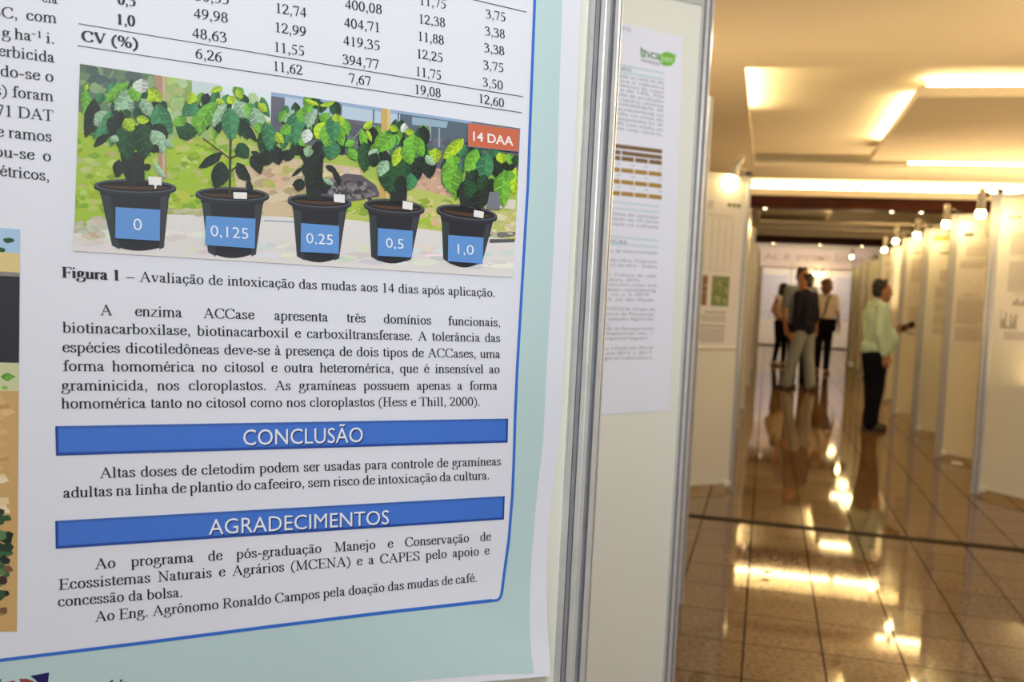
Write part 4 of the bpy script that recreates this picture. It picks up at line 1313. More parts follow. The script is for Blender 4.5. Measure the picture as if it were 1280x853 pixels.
cell(690, 827.7, 179.4, 187, 5.2, BROWN)
for y in ((187, 194.6), (194.2, 201.2)):
    if y[0] < 190:
        cell(690, 776, *y, 5.2, BROWN)
        cell(777.4, 827.4, *y, 5.2, BROWN)
    else:
        for a, b in ((690, 775.5), (777, 792.3), (794, 809.8), (811.3, 827.2)):
            cell(a, b, *y, 5.4, BROWN)
for y in ((209, 215.8), (223.7, 230.3), (238.5, 244.5)):
    for a, b in ((690, 775), (776.5, 792), (793.4, 809.2), (810.7, 827)):
        cell(a, b, *y, 5.2, OLIVE)
for yl, yr in ((205.3, 212.5), (219.7, 226.5), (234.5, 241)):
    for x in (771, 788.5, 805, 822.5):
        y = yl + (yr - yl) * (x - 766) / 62
        polys, w = sans('0,%02d' % rnd.randint(10, 99))
        pr.text(polys, w, (x, y), (x + 5, y + .6), 3.6, srgb(150, 150, 150), (0, -1), 2)
o = pr.build('results_table', poster2)
o['label'] = 'brown and olive table'

# ================================================================ posters on the other panels


def panel_poster(px, py, rotz, side, a0, a1, z0, z1, seed, label, style, warm=True, depth=0.0016, group=None):
    """sheet hung on a panel face; local x runs along the board away from the aisle post"""
    bm = rbox((a0, min(side * 0.0045, side * (0.0045 + depth)), z0), (a1, max(side * 0.0045, side * (0.0045 + depth)), z1), 0.0004, 1)
    root = tag(obj('poster', bm, PAPER_WARM if warm else PAPER), label, 'poster', group)
    root.location = (px, py, 0)
    root.rotation_euler = (0, 0, rotz)
    y = side * (0.0045 + depth)
    S = lambda a, z, L=0: Vector((a, y + side * (0.0004 + 0.0003 * L), z))
    rnd = random.Random(seed)
    W, H = a1 - a0, z1 - z0
    flip = side < 0                                   # the reading direction as seen from the aisle
    X = lambda t: a0 + W * t
    Z = lambda t: z0 + H * t
    GR = srgb(164, 156, 148)
    DK = srgb(104, 98, 94)
    rect = lambda p, x0, x1, zz0, zz1, c, L=1: p.quad([(X(x0), Z(zz1)), (X(x1), Z(zz1)), (X(x1), Z(zz0)), (X(x0), Z(zz0))], c, 1, 1, L)
    p = Print(S)

    def block(x0, x1, top, bot, step=0.0125, col=GR):
        z = top
        while z > bot:
            p.dashes(X(x0), X(x1 if z - step > bot else x0 + (x1 - x0) * .6), Z(z), H * 0.0055, col, rnd, 2.5, 9)
            z -= step

    def rule(x0, x1, z, col=DK, h=0.003):
        rect(p, x0, x1, z, z + h, col)

    def diamond(x, z, r, col):
        for k in range(3):
            cx = x + (k - 1) * r * 1.3
            p.poly([(X(cx - r * .7), Z(z)), (X(cx), Z(z + r * .5)), (X(cx + r * .7), Z(z)), (X(cx), Z(z - r * .5))], col)
    if style == 'lines':
        diamond(.12, .955, .030, srgb(120, 124, 96))
        diamond(.88, .955, .030, srgb(120, 124, 96))
        block(.3, .7, .965, .93, .016, DK)
        for c0, c1 in ((.10, .47), (.53, .92)):
            block(c0, c1, .84, .67)
            rule(c0 + .1, c1 - .1, .645)
            block(c0, c1, .62, .40)
            rule(c0 + .06, c1 - .02, .385)
            block(c0, c1, .10, .04)
        # small bar charts
        for c0 in (.06, .30, .56, .78):
            rule(c0, c0 + .15, .13)
            rect(p, c0, c0 + .004, .13, .27, DK)
            for k in range(9):
                x = c0 + .01 + k * .015
                rect(p, x, x + .008, .132, .145 + rnd.random() * .11, srgb(110, 100, 92))
        for c0 in (.16, .62):
            for k in range(6):
                x = c0 + k * .028
                rect(p, x, x + .014, .30, .30 + .02 + rnd.random() * .035, srgb(120, 110, 104))
    elif style == 'sections':
        rect(p, .06, .17, .925, .955, srgb(88, 84, 80))
        block(.30, .9, .955, .92, .016, DK)
        for c0, c1 in ((.10, .47), (.53, .92)):
            rule(c0, c1, .865, srgb(90, 90, 120))
            block(c0, c1, .84, .76)
            rule(c0 - .02, c1, .735, srgb(90, 86, 110))
            block(c0 - .06, c1, .715, .665)
            for k in range(20):
                x, z = c0 + rnd.random() * .3, .48 + rnd.random() * .17
                rect(p, x, x + .012, z, z + .006, srgb(190, 160, 120))
            block(c0, c0 + .2, .455, .44)
            rule(c0 - .06, c1, .42, srgb(90, 86, 110))
            block(c0 - .06, c1, .40, .21)
            rule(c0, c1, .19, srgb(90, 86, 110))
            block(c0 - .06, c1, .17, .06)
    elif style == 'plain':
        diamond(.17, .91, .035, srgb(120, 130, 90))
        block(.34, .9, .94, .9, .016, DK)
        for c0, c1 in ((.08, .47), (.53, .92)):
            block(c0 + .05, c1, .73, .60)
            for top, bot in ((.56, .43), (.40, .30), (.27, .17), (.145, .06)):
                rule(c0, c1, top + .008, srgb(100, 96, 92), .0025)
                block(c0, c1, top - .012, bot)
    elif style == 'tables':
        diamond(.15, .93, .030, srgb(130, 134, 110))
        block(.34, .88, .95, .90, .016, DK)
        for c0, c1 in ((.08, .47), (.53, .92)):
            block(c0, c1, .86, .60)
            for k in range(8):
                rule(c0, c1, .56 - k * .025, GR, .0018)
            for k in range(5):
                x = c0 + (c1 - c0) * k / 4
                rect(p, x, x + .003, .385, .56, GR)
            block(c0, c1, .34, .10)
            for k in range(7):
                x = c0 + k * .05
                rect(p, x, x + .022, .04, .055 + rnd.random() * .03, srgb(120, 116, 130))
    elif style == 'photos':
        diamond(.10, .955, .035, srgb(120, 126, 90))
        block(.30, .85, .96, .92, .018, DK)
        for k in range(9):
            x = .10 + k * .065
            rect(p, x, x + .0035, .52, .86, GR)
        rule(.10, .625, .86, GR, .002)
        rule(.10, .625, .52, GR, .002)
        rule(.10, .40, .88, DK)
        for c0, c1 in ((.12, .5), (.54, .92)):
            rule(c0, c1 - .18, .235, DK, .006)
            block(c0, c1, .215, .165)
            rule(c0, c1 - .08, .145, DK, .006)
            block(c0, c1, .125, .035)
    elif style == 'far':
        rect(p, .05, .95, .90, .965, srgb(196, 198, 216))
        for c0, c1 in ((.06, .48), (.52, .94)):
            for top, bot in ((.84, .70), (.66, .46), (.42, .24)):
                rule(c0, c1, top + .012, srgb(150, 150, 180), .012)
                block(c0, c1, top - .012, bot, .02, srgb(170, 168, 178))
            block(c0, c1, .20, .10, .02, srgb(170, 168, 178))
        rect(p, .35, .42, .04, .06, srgb(90, 110, 140))
        rect(p, .48, .6, .04, .06, srgb(110, 120, 130))
    o = p.build('printed_text', root)
    if style == 'photos':
        q = Print(S)
        q.layer = 2
        for x0, x1, cols in ((.10, .27, [(124, 140, 84), (150, 162, 104), (104, 124, 74), (170, 176, 136)]), (.31, .46, [(150, 110, 90), (120, 86, 70), (96, 110, 70), (180, 150, 130)])):
            rect(q, x0, x1, .28, .48, srgb(*cols[0]), 2)
            for _ in range(90):
                x, z = rnd.uniform(x0 + .02, x1 - .03), rnd.uniform(.29, .455)
                r = rnd.uniform(.006, .018)
                q.poly([(X(x + r * math.cos(k)), Z(z + r * math.sin(k))) for k in range(6)], srgb(*rnd.choice(cols)), 2.2 + rnd.random())
        f = q.build('photo_print', root)
        f['label'] = 'pair of small green and brown photographs'
        obj('hanging_bar', tube(bmesh.new(), [(a0 + 0.004, y + side * 0.0095, z0), (a1 + 0.02, y + side * 0.0095, z0)], 0.009, 10), WHITE_PLASTIC, root, True)
    return root


RP = [(0, .03, .93, 1.105, 2.065, 'lines', 'white poster with small bar charts on the nearest right-hand panel'),
      (1, .03, .93, .995, 2.075, 'sections', 'white poster with ruled sections and grey corner block, under the second bulb'),
      (2, .06, .95, 1.005, 2.02, 'plain', 'white poster hung below the yellow band on the third right-hand panel'),
      (3, .03, .93, .96, 2.09, 'tables', 'white poster beside the raised phone, on the fourth right-hand panel'),
      (4, .03, .93, 1.00, 2.06, 'tables', 'poster just right of the phone man, on the fifth right-hand panel'),
      (5, .03, .93, 1.00, 2.06, 'lines', 'poster mostly hidden behind the phone man'),
      (7, .03, .93, 1.00, 2.06, 'sections', 'small far poster second to the left of the phone man')]
for i, a0, a1_, z0, z1, st, lab in RP:
    x, y = RIGHT[i][:2]
    panel_poster(x, y, R_AZ, -1, a0, a1_, z0, z1, 20 + i, lab, st, group='posters along the right of the aisle')
x, y = RIGHT[2][:2]
b = tag(obj('header_band', rbox((.06, -.0062, 2.055), (.95, -.0045, 2.115), 0.0005, 1), mat('yellow_band_card', (0.62, 0.42, 0.10), 0.6, noise=0.05)), 'narrow yellow band above the third right-hand poster', 'sign')
b.location, b.rotation_euler = (x, y, 0), (0, 0, R_AZ)
x, y = LEFT[3][:2]
panel_poster(x, y, L_AZ, 1, .03, .93, 1.00, 2.035, 40, 'white poster with green photograph, left panel under the tilted spotlight', 'photos')

# ================================================================ booths at the far end
EB = 30.3
CLOTH = mat('end_panel_white', (0.80, 0.77, 0.74), 0.5, noise=0.02)
PALEBLUE = mat('pale_blue_poster_paper', (0.70, 0.70, 0.82), 0.6, noise=0.03, scale=2)
for k, (x0, x1, words) in enumerate(((-0.32, 0.62, 'left'), (0.62, 1.74, 'middle'), (1.74, 2.9, 'right'))):
    t = thing('end_booth_panel', 'white end panel across the aisle, %s of three behind the group' % words, 'panel', (x0, EB, 0), 0, 'white panels closing the far end of the aisle')
    w = x1 - x0
    obj('board', rbox((0.022, -0.004, 0.05), (w - 0.022, 0.004, 2.28), 0.001, 1), CLOTH, t)
    p = obj('post', post_bm(2.95), [ALU, SLOT], t)
    obj('bottom_rail', rbox((0.02, -0.012, 0.03), (w - 0.022, 0.012, 0.06), 0.003, 1), ALU, t)
    obj('light_valance', rbox((0.02, -0.03, 2.16), (w - 0.022, -0.004, 2.30), 0.004), CLOTH, t)
    fb = obj('fascia', rbox((0.022, -0.02, 2.34), (w - 0.022, 0.02, 2.92), 0.004), mat('pinkish_fascia_board', (0.62, 0.52, 0.47), 0.6, noise=0.03), t)
    pr = Print(lambda x, z, L: Vector((x, -0.0215 - 0.0003 * L, z)))
    polys, tw = sans(('AL E', 'EPISTEMO', 'LOGIA E')[k], 0.01)
    pr.text(polys, tw, (0.12, 2.56), (w - 0.06, 2.56), 0.24, srgb(158, 138, 138), (0, 1))
    o = pr.build('fascia_lettering', fb)
    r = panel_poster(x0, EB - 0.004, 0, -1, 0.06, w - 0.06, 0.80, 2.12, 60 + k, 'pale bluish poster on the %s white end panel' % words, 'far', group='pale posters on the end panels')
    r.data.materials[0] = PALEBLUE
for k, x in enumerate((1.30, 1.47)):
    t = thing('booth_spotlight', 'one of two small lit spotlights hanging together over the middle end poster', 'lamp', (x, EB - 0.35, 2.22), 0, 'paired small spotlights at the end booths')
    obj('arm', tube(bmesh.new(), [(0, 0.33, 0.10), (0, 0.1, 0.12), (0, 0, 0.06)], 0.008, 8), CHROME, t, True)
    obj('lamp_can', lathe(bmesh.new(), [(0.001, 0.07), (0.03, 0.07), (0.034, -0.02), (0.001, -0.02)], 14), CHROME, t, True)
    obj('bulb', lathe(bmesh.new(), [(0.015, -0.02), (0.036, -0.045), (0.036, -0.07), (0.001, -0.09)], 14), BULBM, t, True)
area('added_booth_fill', (1.0, 27.6, 3.1), (1.0, 30.3, 1.2), (2.6, 0.4), BOOTH_FILL_W, (1.0, 0.84, 0.66))  # unseen overhead fill added to brighten the dark far end

# small things lying on the floor
sc_mat = mat('white_paper_scrap', (0.8, 0.78, 0.74), 0.7, noise=0.05)
f = lambda px, py: Vector((0, 0, EYE)) + ray(px, py) * (-EYE / ray(px, py).z)
p = f(1196, 582)
o = tag(obj('plug_adapter', rbox((-0.045, -0.02, 0), (0.045, 0.02, 0.03), 0.008), WHITE_PLASTIC), 'small white block on the floor at the second right-hand panel', 'adapter')
o.location, o.rotation_euler = p, (0, 0, -0.4)
for (px, py), a, lab in (((959, 716), 0.5, 'tiny dark twig on the tiles, the farther of two'), ((956, 726), -0.3, 'tiny dark twig on the tiles, the nearer of two')):
    bm = tube(bmesh.new(), [(-0.022, 0, 0.003), (-0.008, 0.006, 0.004), (0.008, 0.004, 0.003), (0.022, -0.006, 0.003)], [0.001, 0.003, 0.003, 0.001], 6)
    o = tag(obj('twig', bm, mat('dark_twig', (0.03, 0.02, 0.015), 0.7, noise=0.2)), lab, 'twig')
    o.location, o.rotation_euler = f(px, py), (0, 0, a)

# ================================================================ people


def capsule(bm, a, b, ra, rb, n=12, sq=1.0):
    """tapered limb with round ends (one closed shell)"""
    a, b = Vector(a), Vector(b)
    t = (b - a)
    l = t.length
    t = t.normalized() if l > 1e-6 else Vector((0, 0, 1))
    q = t.to_track_quat('Z', 'Y').to_matrix().to_4x4()
    prof = [(ra * math.cos(x), -ra * math.sin(x)) for x in (1.45, 1.0, 0.5, 0)] + [(rb * math.cos(x), l + rb * math.sin(x)) for x in (0, 0.5, 1.0, 1.45)]
    return lathe(bm, prof, n, Matrix.Translation(a) @ q)


def ell(bm, c, r, rot=None):
    prof = [(math.cos(x), math.sin(x)) for x in [(-1.5 + 3.0 * k / 12) for k in range(13)]]
    M = Matrix.Translation(c) @ (rot.to_4x4() if rot else Matrix()) @ Matrix.Diagonal((*r, 1))
    return lathe(bm, prof, 18, M)


def fuse(name, bm, m, parent, voxel=0.009, smooth=3):
    """union of the overlapping shells as one continuous surface"""
    me = bpy.data.meshes.new(name)
    bm.to_mesh(me)
    bm.free()
    o = link(bpy.data.objects.new(name, me))
    r = o.modifiers.new('r', 'REMESH')
    r.mode = 'VOXEL'
    r.voxel_size = voxel
    r.use_smooth_shade = True
    s = o.modifiers.new('s', 'SMOOTH')
    s.factor = 0.5
    s.iterations = smooth
    dg = bpy.context.evaluated_depsgraph_get()
    out = bpy.data.meshes.new_from_object(o.evaluated_get(dg))
    bpy.data.objects.remove(o)
    bpy.data.meshes.remove(me)
    return obj(name, out, m, parent, True)


def hand(bm, w, d, pn, side_v, curl, grip=0.0):
    """palm, four unequal bent fingers and a thumb; w wrist, d finger direction, pn palm normal, side_v towards the thumb"""
    w, d, pn, s = Vector(w), Vector(d).normalized(), Vector(pn).normalized(), Vector(side_v).normalized()
    for k in (-0.026, -0.009, 0.009, 0.026):
        capsule(bm, w + s * k * .6, w + d * 0.085 + s * k, 0.016, 0.0125, 8)
    for k, L in ((-0.031, 0.052), (-0.011, 0.068), (0.010, 0.074), (0.031, 0.066)):
        p0 = w + d * 0.085 + s * k
        c = curl
        d1 = (d * math.cos(c) + pn * math.sin(c)).normalized()
        p1 = p0 + d1 * L * .5
        d2 = (d * math.cos(c * 2.1) + pn * math.sin(c * 2.1)).normalized()
        p2 = p1 + d2 * L * .3
        d3 = (d * math.cos(c * 2.9) + pn * math.sin(c * 2.9)).normalized()
        capsule(bm, p0, p1, 0.0105, 0.0098, 8)
        capsule(bm, p1, p2, 0.0098, 0.009, 8)
        capsule(bm, p2, p2 + d3 * L * .25, 0.009, 0.0078, 8)
    t0 = w + d * 0.022 + s * 0.028
    t1 = t0 + (d * .65 + s * .75).normalized() * 0.042 + pn * (0.012 + grip * .012)
    capsule(bm, t0, t1, 0.0145, 0.0115, 8)
    capsule(bm, t1, t1 + (d + pn * (.2 + grip)).normalized() * 0.032, 0.0112, 0.009, 8)


SKIN_T = {}


def person(label, loc, heading, H, skin, hair, top, bottom, shoe, pose, hair_style='short', belly=0.0, sleeve='short', female=False, hem=0.86):
    """standing figure, x forward, y to its left, 1.72 m before scaling"""
    root = thing('person', label, 'person', loc, heading, None)
    root.scale = (H / 1.72,) * 3
    sw = 0.165 if female else 0.190                    # half shoulder width
    hp = pose
    lean = hp.get('lean', 0.0)
    sh = {1: Vector((lean * .5, sw, 1.405)), -1: Vector((lean * .5, -sw, 1.405))}
    el, wr = hp['elbow'], hp['wrist']
    kn, an = hp['knee'], hp['ankle']
    hip = {1: Vector((0, 0.088, 0.90)), -1: Vector((0, -0.088, 0.90))}
    hc = Vector((lean * .5 + hp.get('head_fwd', 0.03), hp.get('head_side', 0), 1.60))
    yaw, pitch = hp.get('yaw', 0), hp.get('pitch', 0)
    HR = Matrix.Rotation(yaw, 3, 'Z') @ Matrix.Rotation(pitch, 3, 'Y')
    hd = lambda x, y, z: hc + HR @ Vector((x, y, z))
    # --- body: one continuous surface
    bm = bmesh.new()
    ell(bm, (0, 0, 0.93), (0.105, 0.150, 0.12))
    for s in (1, -1):
        capsule(bm, (0, s * 0.055, 0.96), (lean * .4, s * 0.065, 1.30), 0.098, 0.105)
        capsule(bm, (lean * .5, 0, 1.40), sh[s] * .97 + Vector((0, 0, .02)), 0.062, 0.052)
        capsule(bm, sh[s], el[s], 0.050, 0.038)
        capsule(bm, el[s], wr[s], 0.039, 0.025)
        capsule(bm, hip[s], kn[s], 0.082, 0.054)
        capsule(bm, kn[s], an[s], 0.055, 0.036)
        capsule(bm, an[s], Vector(an[s]) + Vector((0.02, 0, -0.03)), 0.036, 0.034)
        capsule(bm, Vector(an[s]) + Vector((-0.03, 0, -0.05)), Vector(an[s]) + Vector((0.14, s * .02, -0.055)), 0.030, 0.022)
        hand(bm, wr[s], *hp['hand'][s])
    capsule(bm, (lean * .5, 0, 1.40), hc + Vector((-0.02, 0, -0.09)), 0.060, 0.054)
    ell(bm, hd(-0.010, 0, 0.030), (0.096, 0.075, 0.092), HR)
    ell(bm, hd(0.028, 0, -0.040), (0.066, 0.060, 0.075), HR)
    ell(bm, hd(0.060, 0, -0.092), (0.028, 0.030, 0.024), HR)                 # chin
    capsule(bm, hd(0.088, 0, 0.020), hd(0.112, 0, -0.022), 0.010, 0.015, 8)      # nose
    ell(bm, hd(0.078, 0, 0.040), (0.018, 0.052, 0.012), HR)                  # brow
    for s in (1, -1):
        ell(bm, hd(-0.002, s * 0.078, -0.008), (0.020, 0.010, 0.032), HR)
        ell(bm, hd(0.062, s * 0.036, -0.020), (0.022, 0.020, 0.020), HR)     # cheeks
    body = fuse('body', bm, skin, root, 0.0072, 2)
    eye = mat('eye_white_and_iris', (0.05, 0.035, 0.03), 0.2, noise=0.1, scale=40)
    for s in (1, -1):
        e = bmesh.new()
        ell(e, hd(0.079, s * 0.031, 0.014), (0.010, 0.014, 0.008), HR)
        obj('eye', e, eye, root, True)
    e = bmesh.new()
    ell(e, hd(0.090, 0, -0.058), (0.010, 0.024, 0.009), HR)
    obj('lips', e, mat('lip_skin', (0.30, 0.10, 0.08), 0.5, noise=0.1, scale=30), root, True)
    # --- hair
    bm = bmesh.new()
    if hair_style == 'short':
        ell(bm, hd(-0.038, 0, 0.056), (0.092, 0.083, 0.086), HR)
        ell(bm, hd(-0.060, 0, 0.000), (0.062, 0.076, 0.075), HR)
        for k in range(16):
            a = k * 2.4
            ell(bm, hd(-0.035 + 0.055 * math.cos(a), 0.05 * math.sin(a), 0.115 + 0.012 * math.cos(3 * a)), (0.026, 0.024, 0.024))
    elif hair_style == 'long':
        ell(bm, hd(-0.022, 0, 0.050), (0.106, 0.090, 0.090), HR)
        capsule(bm, hd(-0.05, 0.05, 0.02), hd(-0.10, 0.05, -0.34), 0.060, 0.035)
        capsule(bm, hd(-0.05, -0.05, 0.02), hd(-0.10, -0.05, -0.36), 0.060, 0.035)
        capsule(bm, hd(-0.075, 0, 0.02), hd(-0.13, 0, -0.38), 0.058, 0.030)
        capsule(bm, hd(0.01, 0.075, 0.04), hd(-0.01, 0.085, -0.28), 0.028, 0.020)
        capsule(bm, hd(0.01, -0.075, 0.04), hd(-0.01, -0.085, -0.28), 0.028, 0.020)
    else:
        ell(bm, hd(-0.025, 0, 0.045), (0.112, 0.098, 0.094), HR)
        ell(bm, hd(-0.055, 0, -0.05), (0.075, 0.095, 0.090), HR)
        rr = random.Random(3)
        for k in range(44):
            a, b = rr.uniform(0, 6.28), rr.uniform(-0.9, 1.3)
            v = Vector((math.cos(a) * math.cos(b) * .108, math.sin(a) * math.cos(b) * .098, math.sin(b) * .10 + (.02 if b > 0 else -.02)))
            if v.x > 0.045 and v.z < 0.06:
                continue
            ell(bm, hd(v.x - .025, v.y, v.z + .03), (0.026, 0.026, 0.026))
    fuse('hair', bm, hair, root, 0.009, 1)
    # --- top
    bm = bmesh.new()
    ell(bm, (0.005, 0, hem + 0.07), (max(0.118 + belly * .3, hp.get('seat', 0) + .016, hp.get('thigh', .098) + .020), 0.088 + hp.get('thigh', 0.086) * .92 + 0.016, 0.095))
    if 'thigh' in hp:
        ell(bm, (0.0, 0, 0.96), (hp['seat'] + .014, 0.088 + hp['thigh'] * .85 + 0.018, 0.10))
    for s in (1, -1):
        capsule(bm, (belly * .25, s * 0.060, hem + 0.09), (lean * .4, s * 0.070, 1.31), 0.116 + belly * .22, 0.118 + belly * .22)
        capsule(bm, (lean * .5 - 0.005, s * 0.03, 1.395), sh[s] + Vector((0, 0, .012)), 0.073, 0.064)
        if sleeve == 'none':
            continue
        e_, w_ = Vector(el[s]), Vector(wr[s])
        if sleeve == 'short':
            capsule(bm, sh[s], sh[s].lerp(e_, 0.72), 0.066, 0.058)
        else:
            capsule(bm, sh[s], e_, 0.066, 0.055)
            capsule(bm, e_, e_.lerp(w_, 0.90), 0.055, 0.042)
    if belly:
        ell(bm, (0.085 + belly * .35, 0, 1.045), (0.085 + belly * .5, 0.135, 0.15))
    if female:
        for s in (1, -1):
            ell(bm, (0.075, s * 0.065, 1.245), (0.055, 0.06, 0.06))
    shirt = fuse('shirt', bm, top, root, 0.010, 2)
    bm = bmesh.new()
    capsule(bm, (lean * .5, 0, 1.428), (lean * .5 + .012, 0, 1.468), 0.078, 0.066, 16)
    if sleeve == 'long':
        cl = obj('collar', bm, top, root, True)
        bm2 = bmesh.new()
        for k in range(6):
            z = hem + 0.12 + k * 0.095
            lathe(bm2, [(0.001, 0.004), (0.006, 0.003), (0.006, -0.001), (0.001, -0.001)], 8, Matrix.Translation((0.118 + lean * .4 + (belly * .85 + .055 if z < 1.16 and belly else 0), 0, z)) @ Matrix.Rotation(R(90), 4, 'Y'))
        obj('button_row', bm2, mat('shirt_button', (0.7, 0.7, 0.66), 0.4, noise=0.02), root)
    else:
        bm.free()
    # --- trousers
    bm = bmesh.new()
    ell(bm, (0, 0, 0.935), (hp.get('seat', 0.118), 0.166, 0.115))
    for s in (1, -1):
        k_, a_ = Vector(kn[s]), Vector(an[s])
        capsule(bm, hip[s], k_, hp.get('thigh', 0.098), hp.get('leg', 0.072))
        capsule(bm, k_, a_ + Vector((0, 0, 0.0)), hp.get('leg', 0.072), hp.get('cuff', 0.058))
    fuse('trousers', bm, bottom, root, 0.011, 2)
    # --- shoes
    for s in (1, -1):
        a_ = Vector(an[s])
        tw = hp.get('toe', {1: 0.12, -1: -0.12})[s]
        M = Matrix.Translation((a_.x, a_.y, 0)) @ Matrix.Rotation(tw, 4, 'Z')
        bm = bmesh.new()
        for c, r_ in (((-0.045, 0, 0.045), (0.045, 0.040, 0.046)), ((0.01, 0, 0.052), (0.065, 0.040, 0.050)), ((0.08, 0, 0.038), (0.075, 0.046, 0.036)), ((0.14, 0, 0.032), (0.050, 0.042, 0.028)), ((0, 0, 0.085), (0.045, 0.042, 0.045))):
            ell(bm, c, r_)
        bmesh.ops.transform(bm, matrix=M, verts=bm.verts[:])
        sho = fuse('shoe', bm, shoe, root, 0.009, 2)
        bm = bmesh.new()
        lathe(bm, [(0.9, 0), (1.0, 0.3), (1.0, 1.0), (0.9, 1.0)], 22, M @ Matrix.Translation((0.05, 0, 0.0)) @ Matrix.Diagonal((0.142, 0.050, 0.018, 1)))
        obj('sole', bm, mat('shoe_sole', (0.05, 0.04, 0.035), 0.7, noise=0.2), sho)
    return root


def V(*a):
    return Vector(a)


SK_M = mat('skin_medium', (0.50, 0.25, 0.15), 0.5, noise=0.06, scale=20)
SK_D = mat('skin_brown', (0.36, 0.16, 0.09), 0.5, noise=0.06, scale=20)
HAIR_B = mat('hair_near_black', (0.012, 0.010, 0.009), 0.5, noise=0.3, scale=40, bump=0.4)
HAIR_BR = mat('hair_curly_brown', (0.16, 0.065, 0.030), 0.55, noise=0.35, scale=40, bump=0.5)
GREEN = mat('pale_green_cotton', (0.54, 0.72, 0.60), 0.85, noise=0.05, scale=12, bump=0.15)
NAVYC = mat('dark_navy_cotton', (0.012, 0.011, 0.022), 0.9, spec=0.1, noise=0.15, scale=15, bump=0.15)
GREYC = mat('blue_grey_cotton', (0.20, 0.23, 0.28), 0.85, noise=0.08, scale=12, bump=0.15)
WHITEC = mat('white_cotton', (0.78, 0.70, 0.60), 0.8, noise=0.04, scale=12, bump=0.12)
BLACKC = mat('black_cloth', (0.006, 0.006, 0.009), 0.9, spec=0.1, noise=0.2, scale=15, bump=0.1)
DENIM = mat('washed_denim', (0.20, 0.23, 0.25), 0.85, noise=0.12, scale=25, bump=0.15)
SHOE_D = mat('dark_leather', (0.03, 0.018, 0.012), 0.45, noise=0.2, scale=15)
SHOE_W = mat('white_canvas', (0.66, 0.58, 0.50), 0.7, noise=0.05)
SHOE_T = mat('tan_leather', (0.32, 0.14, 0.07), 0.6, noise=0.1)

# the man with a phone, in profile at the right-hand posters
pose = dict(elbow={-1: V(-0.055, -0.255, 1.12), 1: V(0.02, 0.25, 1.13)}, wrist={-1: V(0.035, -0.245, 0.875), 1: V(0.275, 0.15, 1.155)},
            knee={1: V(0.03, 0.10, 0.50), -1: V(0.0, -0.10, 0.50)}, ankle={1: V(0.05, 0.115, 0.09), -1: V(-0.05, -0.115, 0.09)},
            hand={-1: (V(.15, 0, -1), V(.3, 1, 0), V(1, 0, .1), 0.40), 1: (V(1, -.15, .35), V(.05, -1, .1), V(-.35, 0, 1), 0.55, 1.0)},
            head_fwd=0.055, pitch=0.05, leg=0.098, cuff=0.080, lean=-0.03, thigh=0.128, seat=0.155)
man = person('man in pale green shirt standing in profile, looking at a phone', (1.15, 11.2, 0), R(12), 1.61, SK_D, HAIR_B, GREEN, BLACKC, SHOE_D, pose, belly=0.10, sleeve='long', hem=0.87)
s_ = 1.61 / 1.72
ph_ = tag(obj('smartphone', rbox((-0.078, -0.0045, -0.038), (0.078, 0.0045, 0.038), 0.004), BLACK), 'dark smartphone held up by the man in the pale green shirt', 'phone')
bm = rbox((-0.070, 0.0046, -0.034), (0.070, 0.0054, 0.034), 0.0003, 1)
obj('screen', bm, mat('phone_glass', (0.02, 0.025, 0.03), 0.08, noise=0.1), ph_)
h = Matrix.Rotation(R(12), 3, 'Z') @ V(0.395, 0.118, 1.215)
ph_.location = V(1.15, 11.2, 0) + h * s_
ph_.rotation_euler = (R(18), R(-24), R(12 + 6))

# the group in the aisle
pose = dict(elbow={1: V(-0.02, 0.245, 1.12), -1: V(-0.02, -0.245, 1.12)}, wrist={1: V(0.03, 0.235, 0.865), -1: V(0.05, -0.23, 0.87)},
            knee={1: V(0.06, 0.13, 0.50), -1: V(-0.02, -0.11, 0.50)}, ankle={1: V(0.14, 0.16, 0.09), -1: V(-0.08, -0.12, 0.09)},
            hand={1: (V(.15, 0, -1), V(.3, -1, 0), V(1, 0, .1), 0.38), -1: (V(.15, 0, -1), V(.3, 1, 0), V(1, 0, .1), 0.38)},
            head_fwd=0.035, yaw=R(30), leg=0.088, cuff=0.082, thigh=0.106, seat=0.128)
person('man in dark navy shirt and washed jeans standing in front of the group', (0.56, 15.5, 0), R(142), 1.76, SK_D, HAIR_B, NAVYC, DENIM, SHOE_D, pose, sleeve='long', hem=0.84)

pose = dict(elbow={1: V(-0.02, 0.25, 1.12), -1: V(-0.03, -0.25, 1.12)}, wrist={1: V(0.08, 0.22, 0.88), -1: V(0.06, -0.24, 0.87)},
            knee={1: V(0.02, 0.10, 0.50), -1: V(0.05, -0.10, 0.50)}, ankle={1: V(0.0, 0.115, 0.09), -1: V(0.06, -0.115, 0.09)},
            hand={1: (V(.15, 0, -1), V(.3, -1, 0), V(1, 0, .1), 0.38), -1: (V(.15, 0, -1), V(.3, 1, 0), V(1, 0, .1), 0.38)},
            head_fwd=0.03, yaw=R(10), pitch=0.10, leg=0.076, cuff=0.064)
gm = person('tall bearded man in grey shirt wearing a name badge', (0.50, 16.05, 0), R(-65), 1.86, SK_D, HAIR_B, GREYC, BLACKC, SHOE_D, pose, sleeve='short', hem=0.86)
bm = bmesh.new()
HRm = Matrix.Rotation(R(10), 3, 'Z') @ Matrix.Rotation(0.10, 3, 'Y')
for v, r_ in ((V(.058, 0, -.098), (.034, .046, .034)), (V(.04, .045, -.07), (.04, .022, .045)), (V(.04, -.045, -.07), (.04, .022, .045)), (V(.094, 0, -.042), (.010, .030, .008))):
    ell(bm, V(.03, 0, 1.60) + HRm @ v, r_, HRm)
fuse('beard', bm, HAIR_B, gm, 0.008, 1)
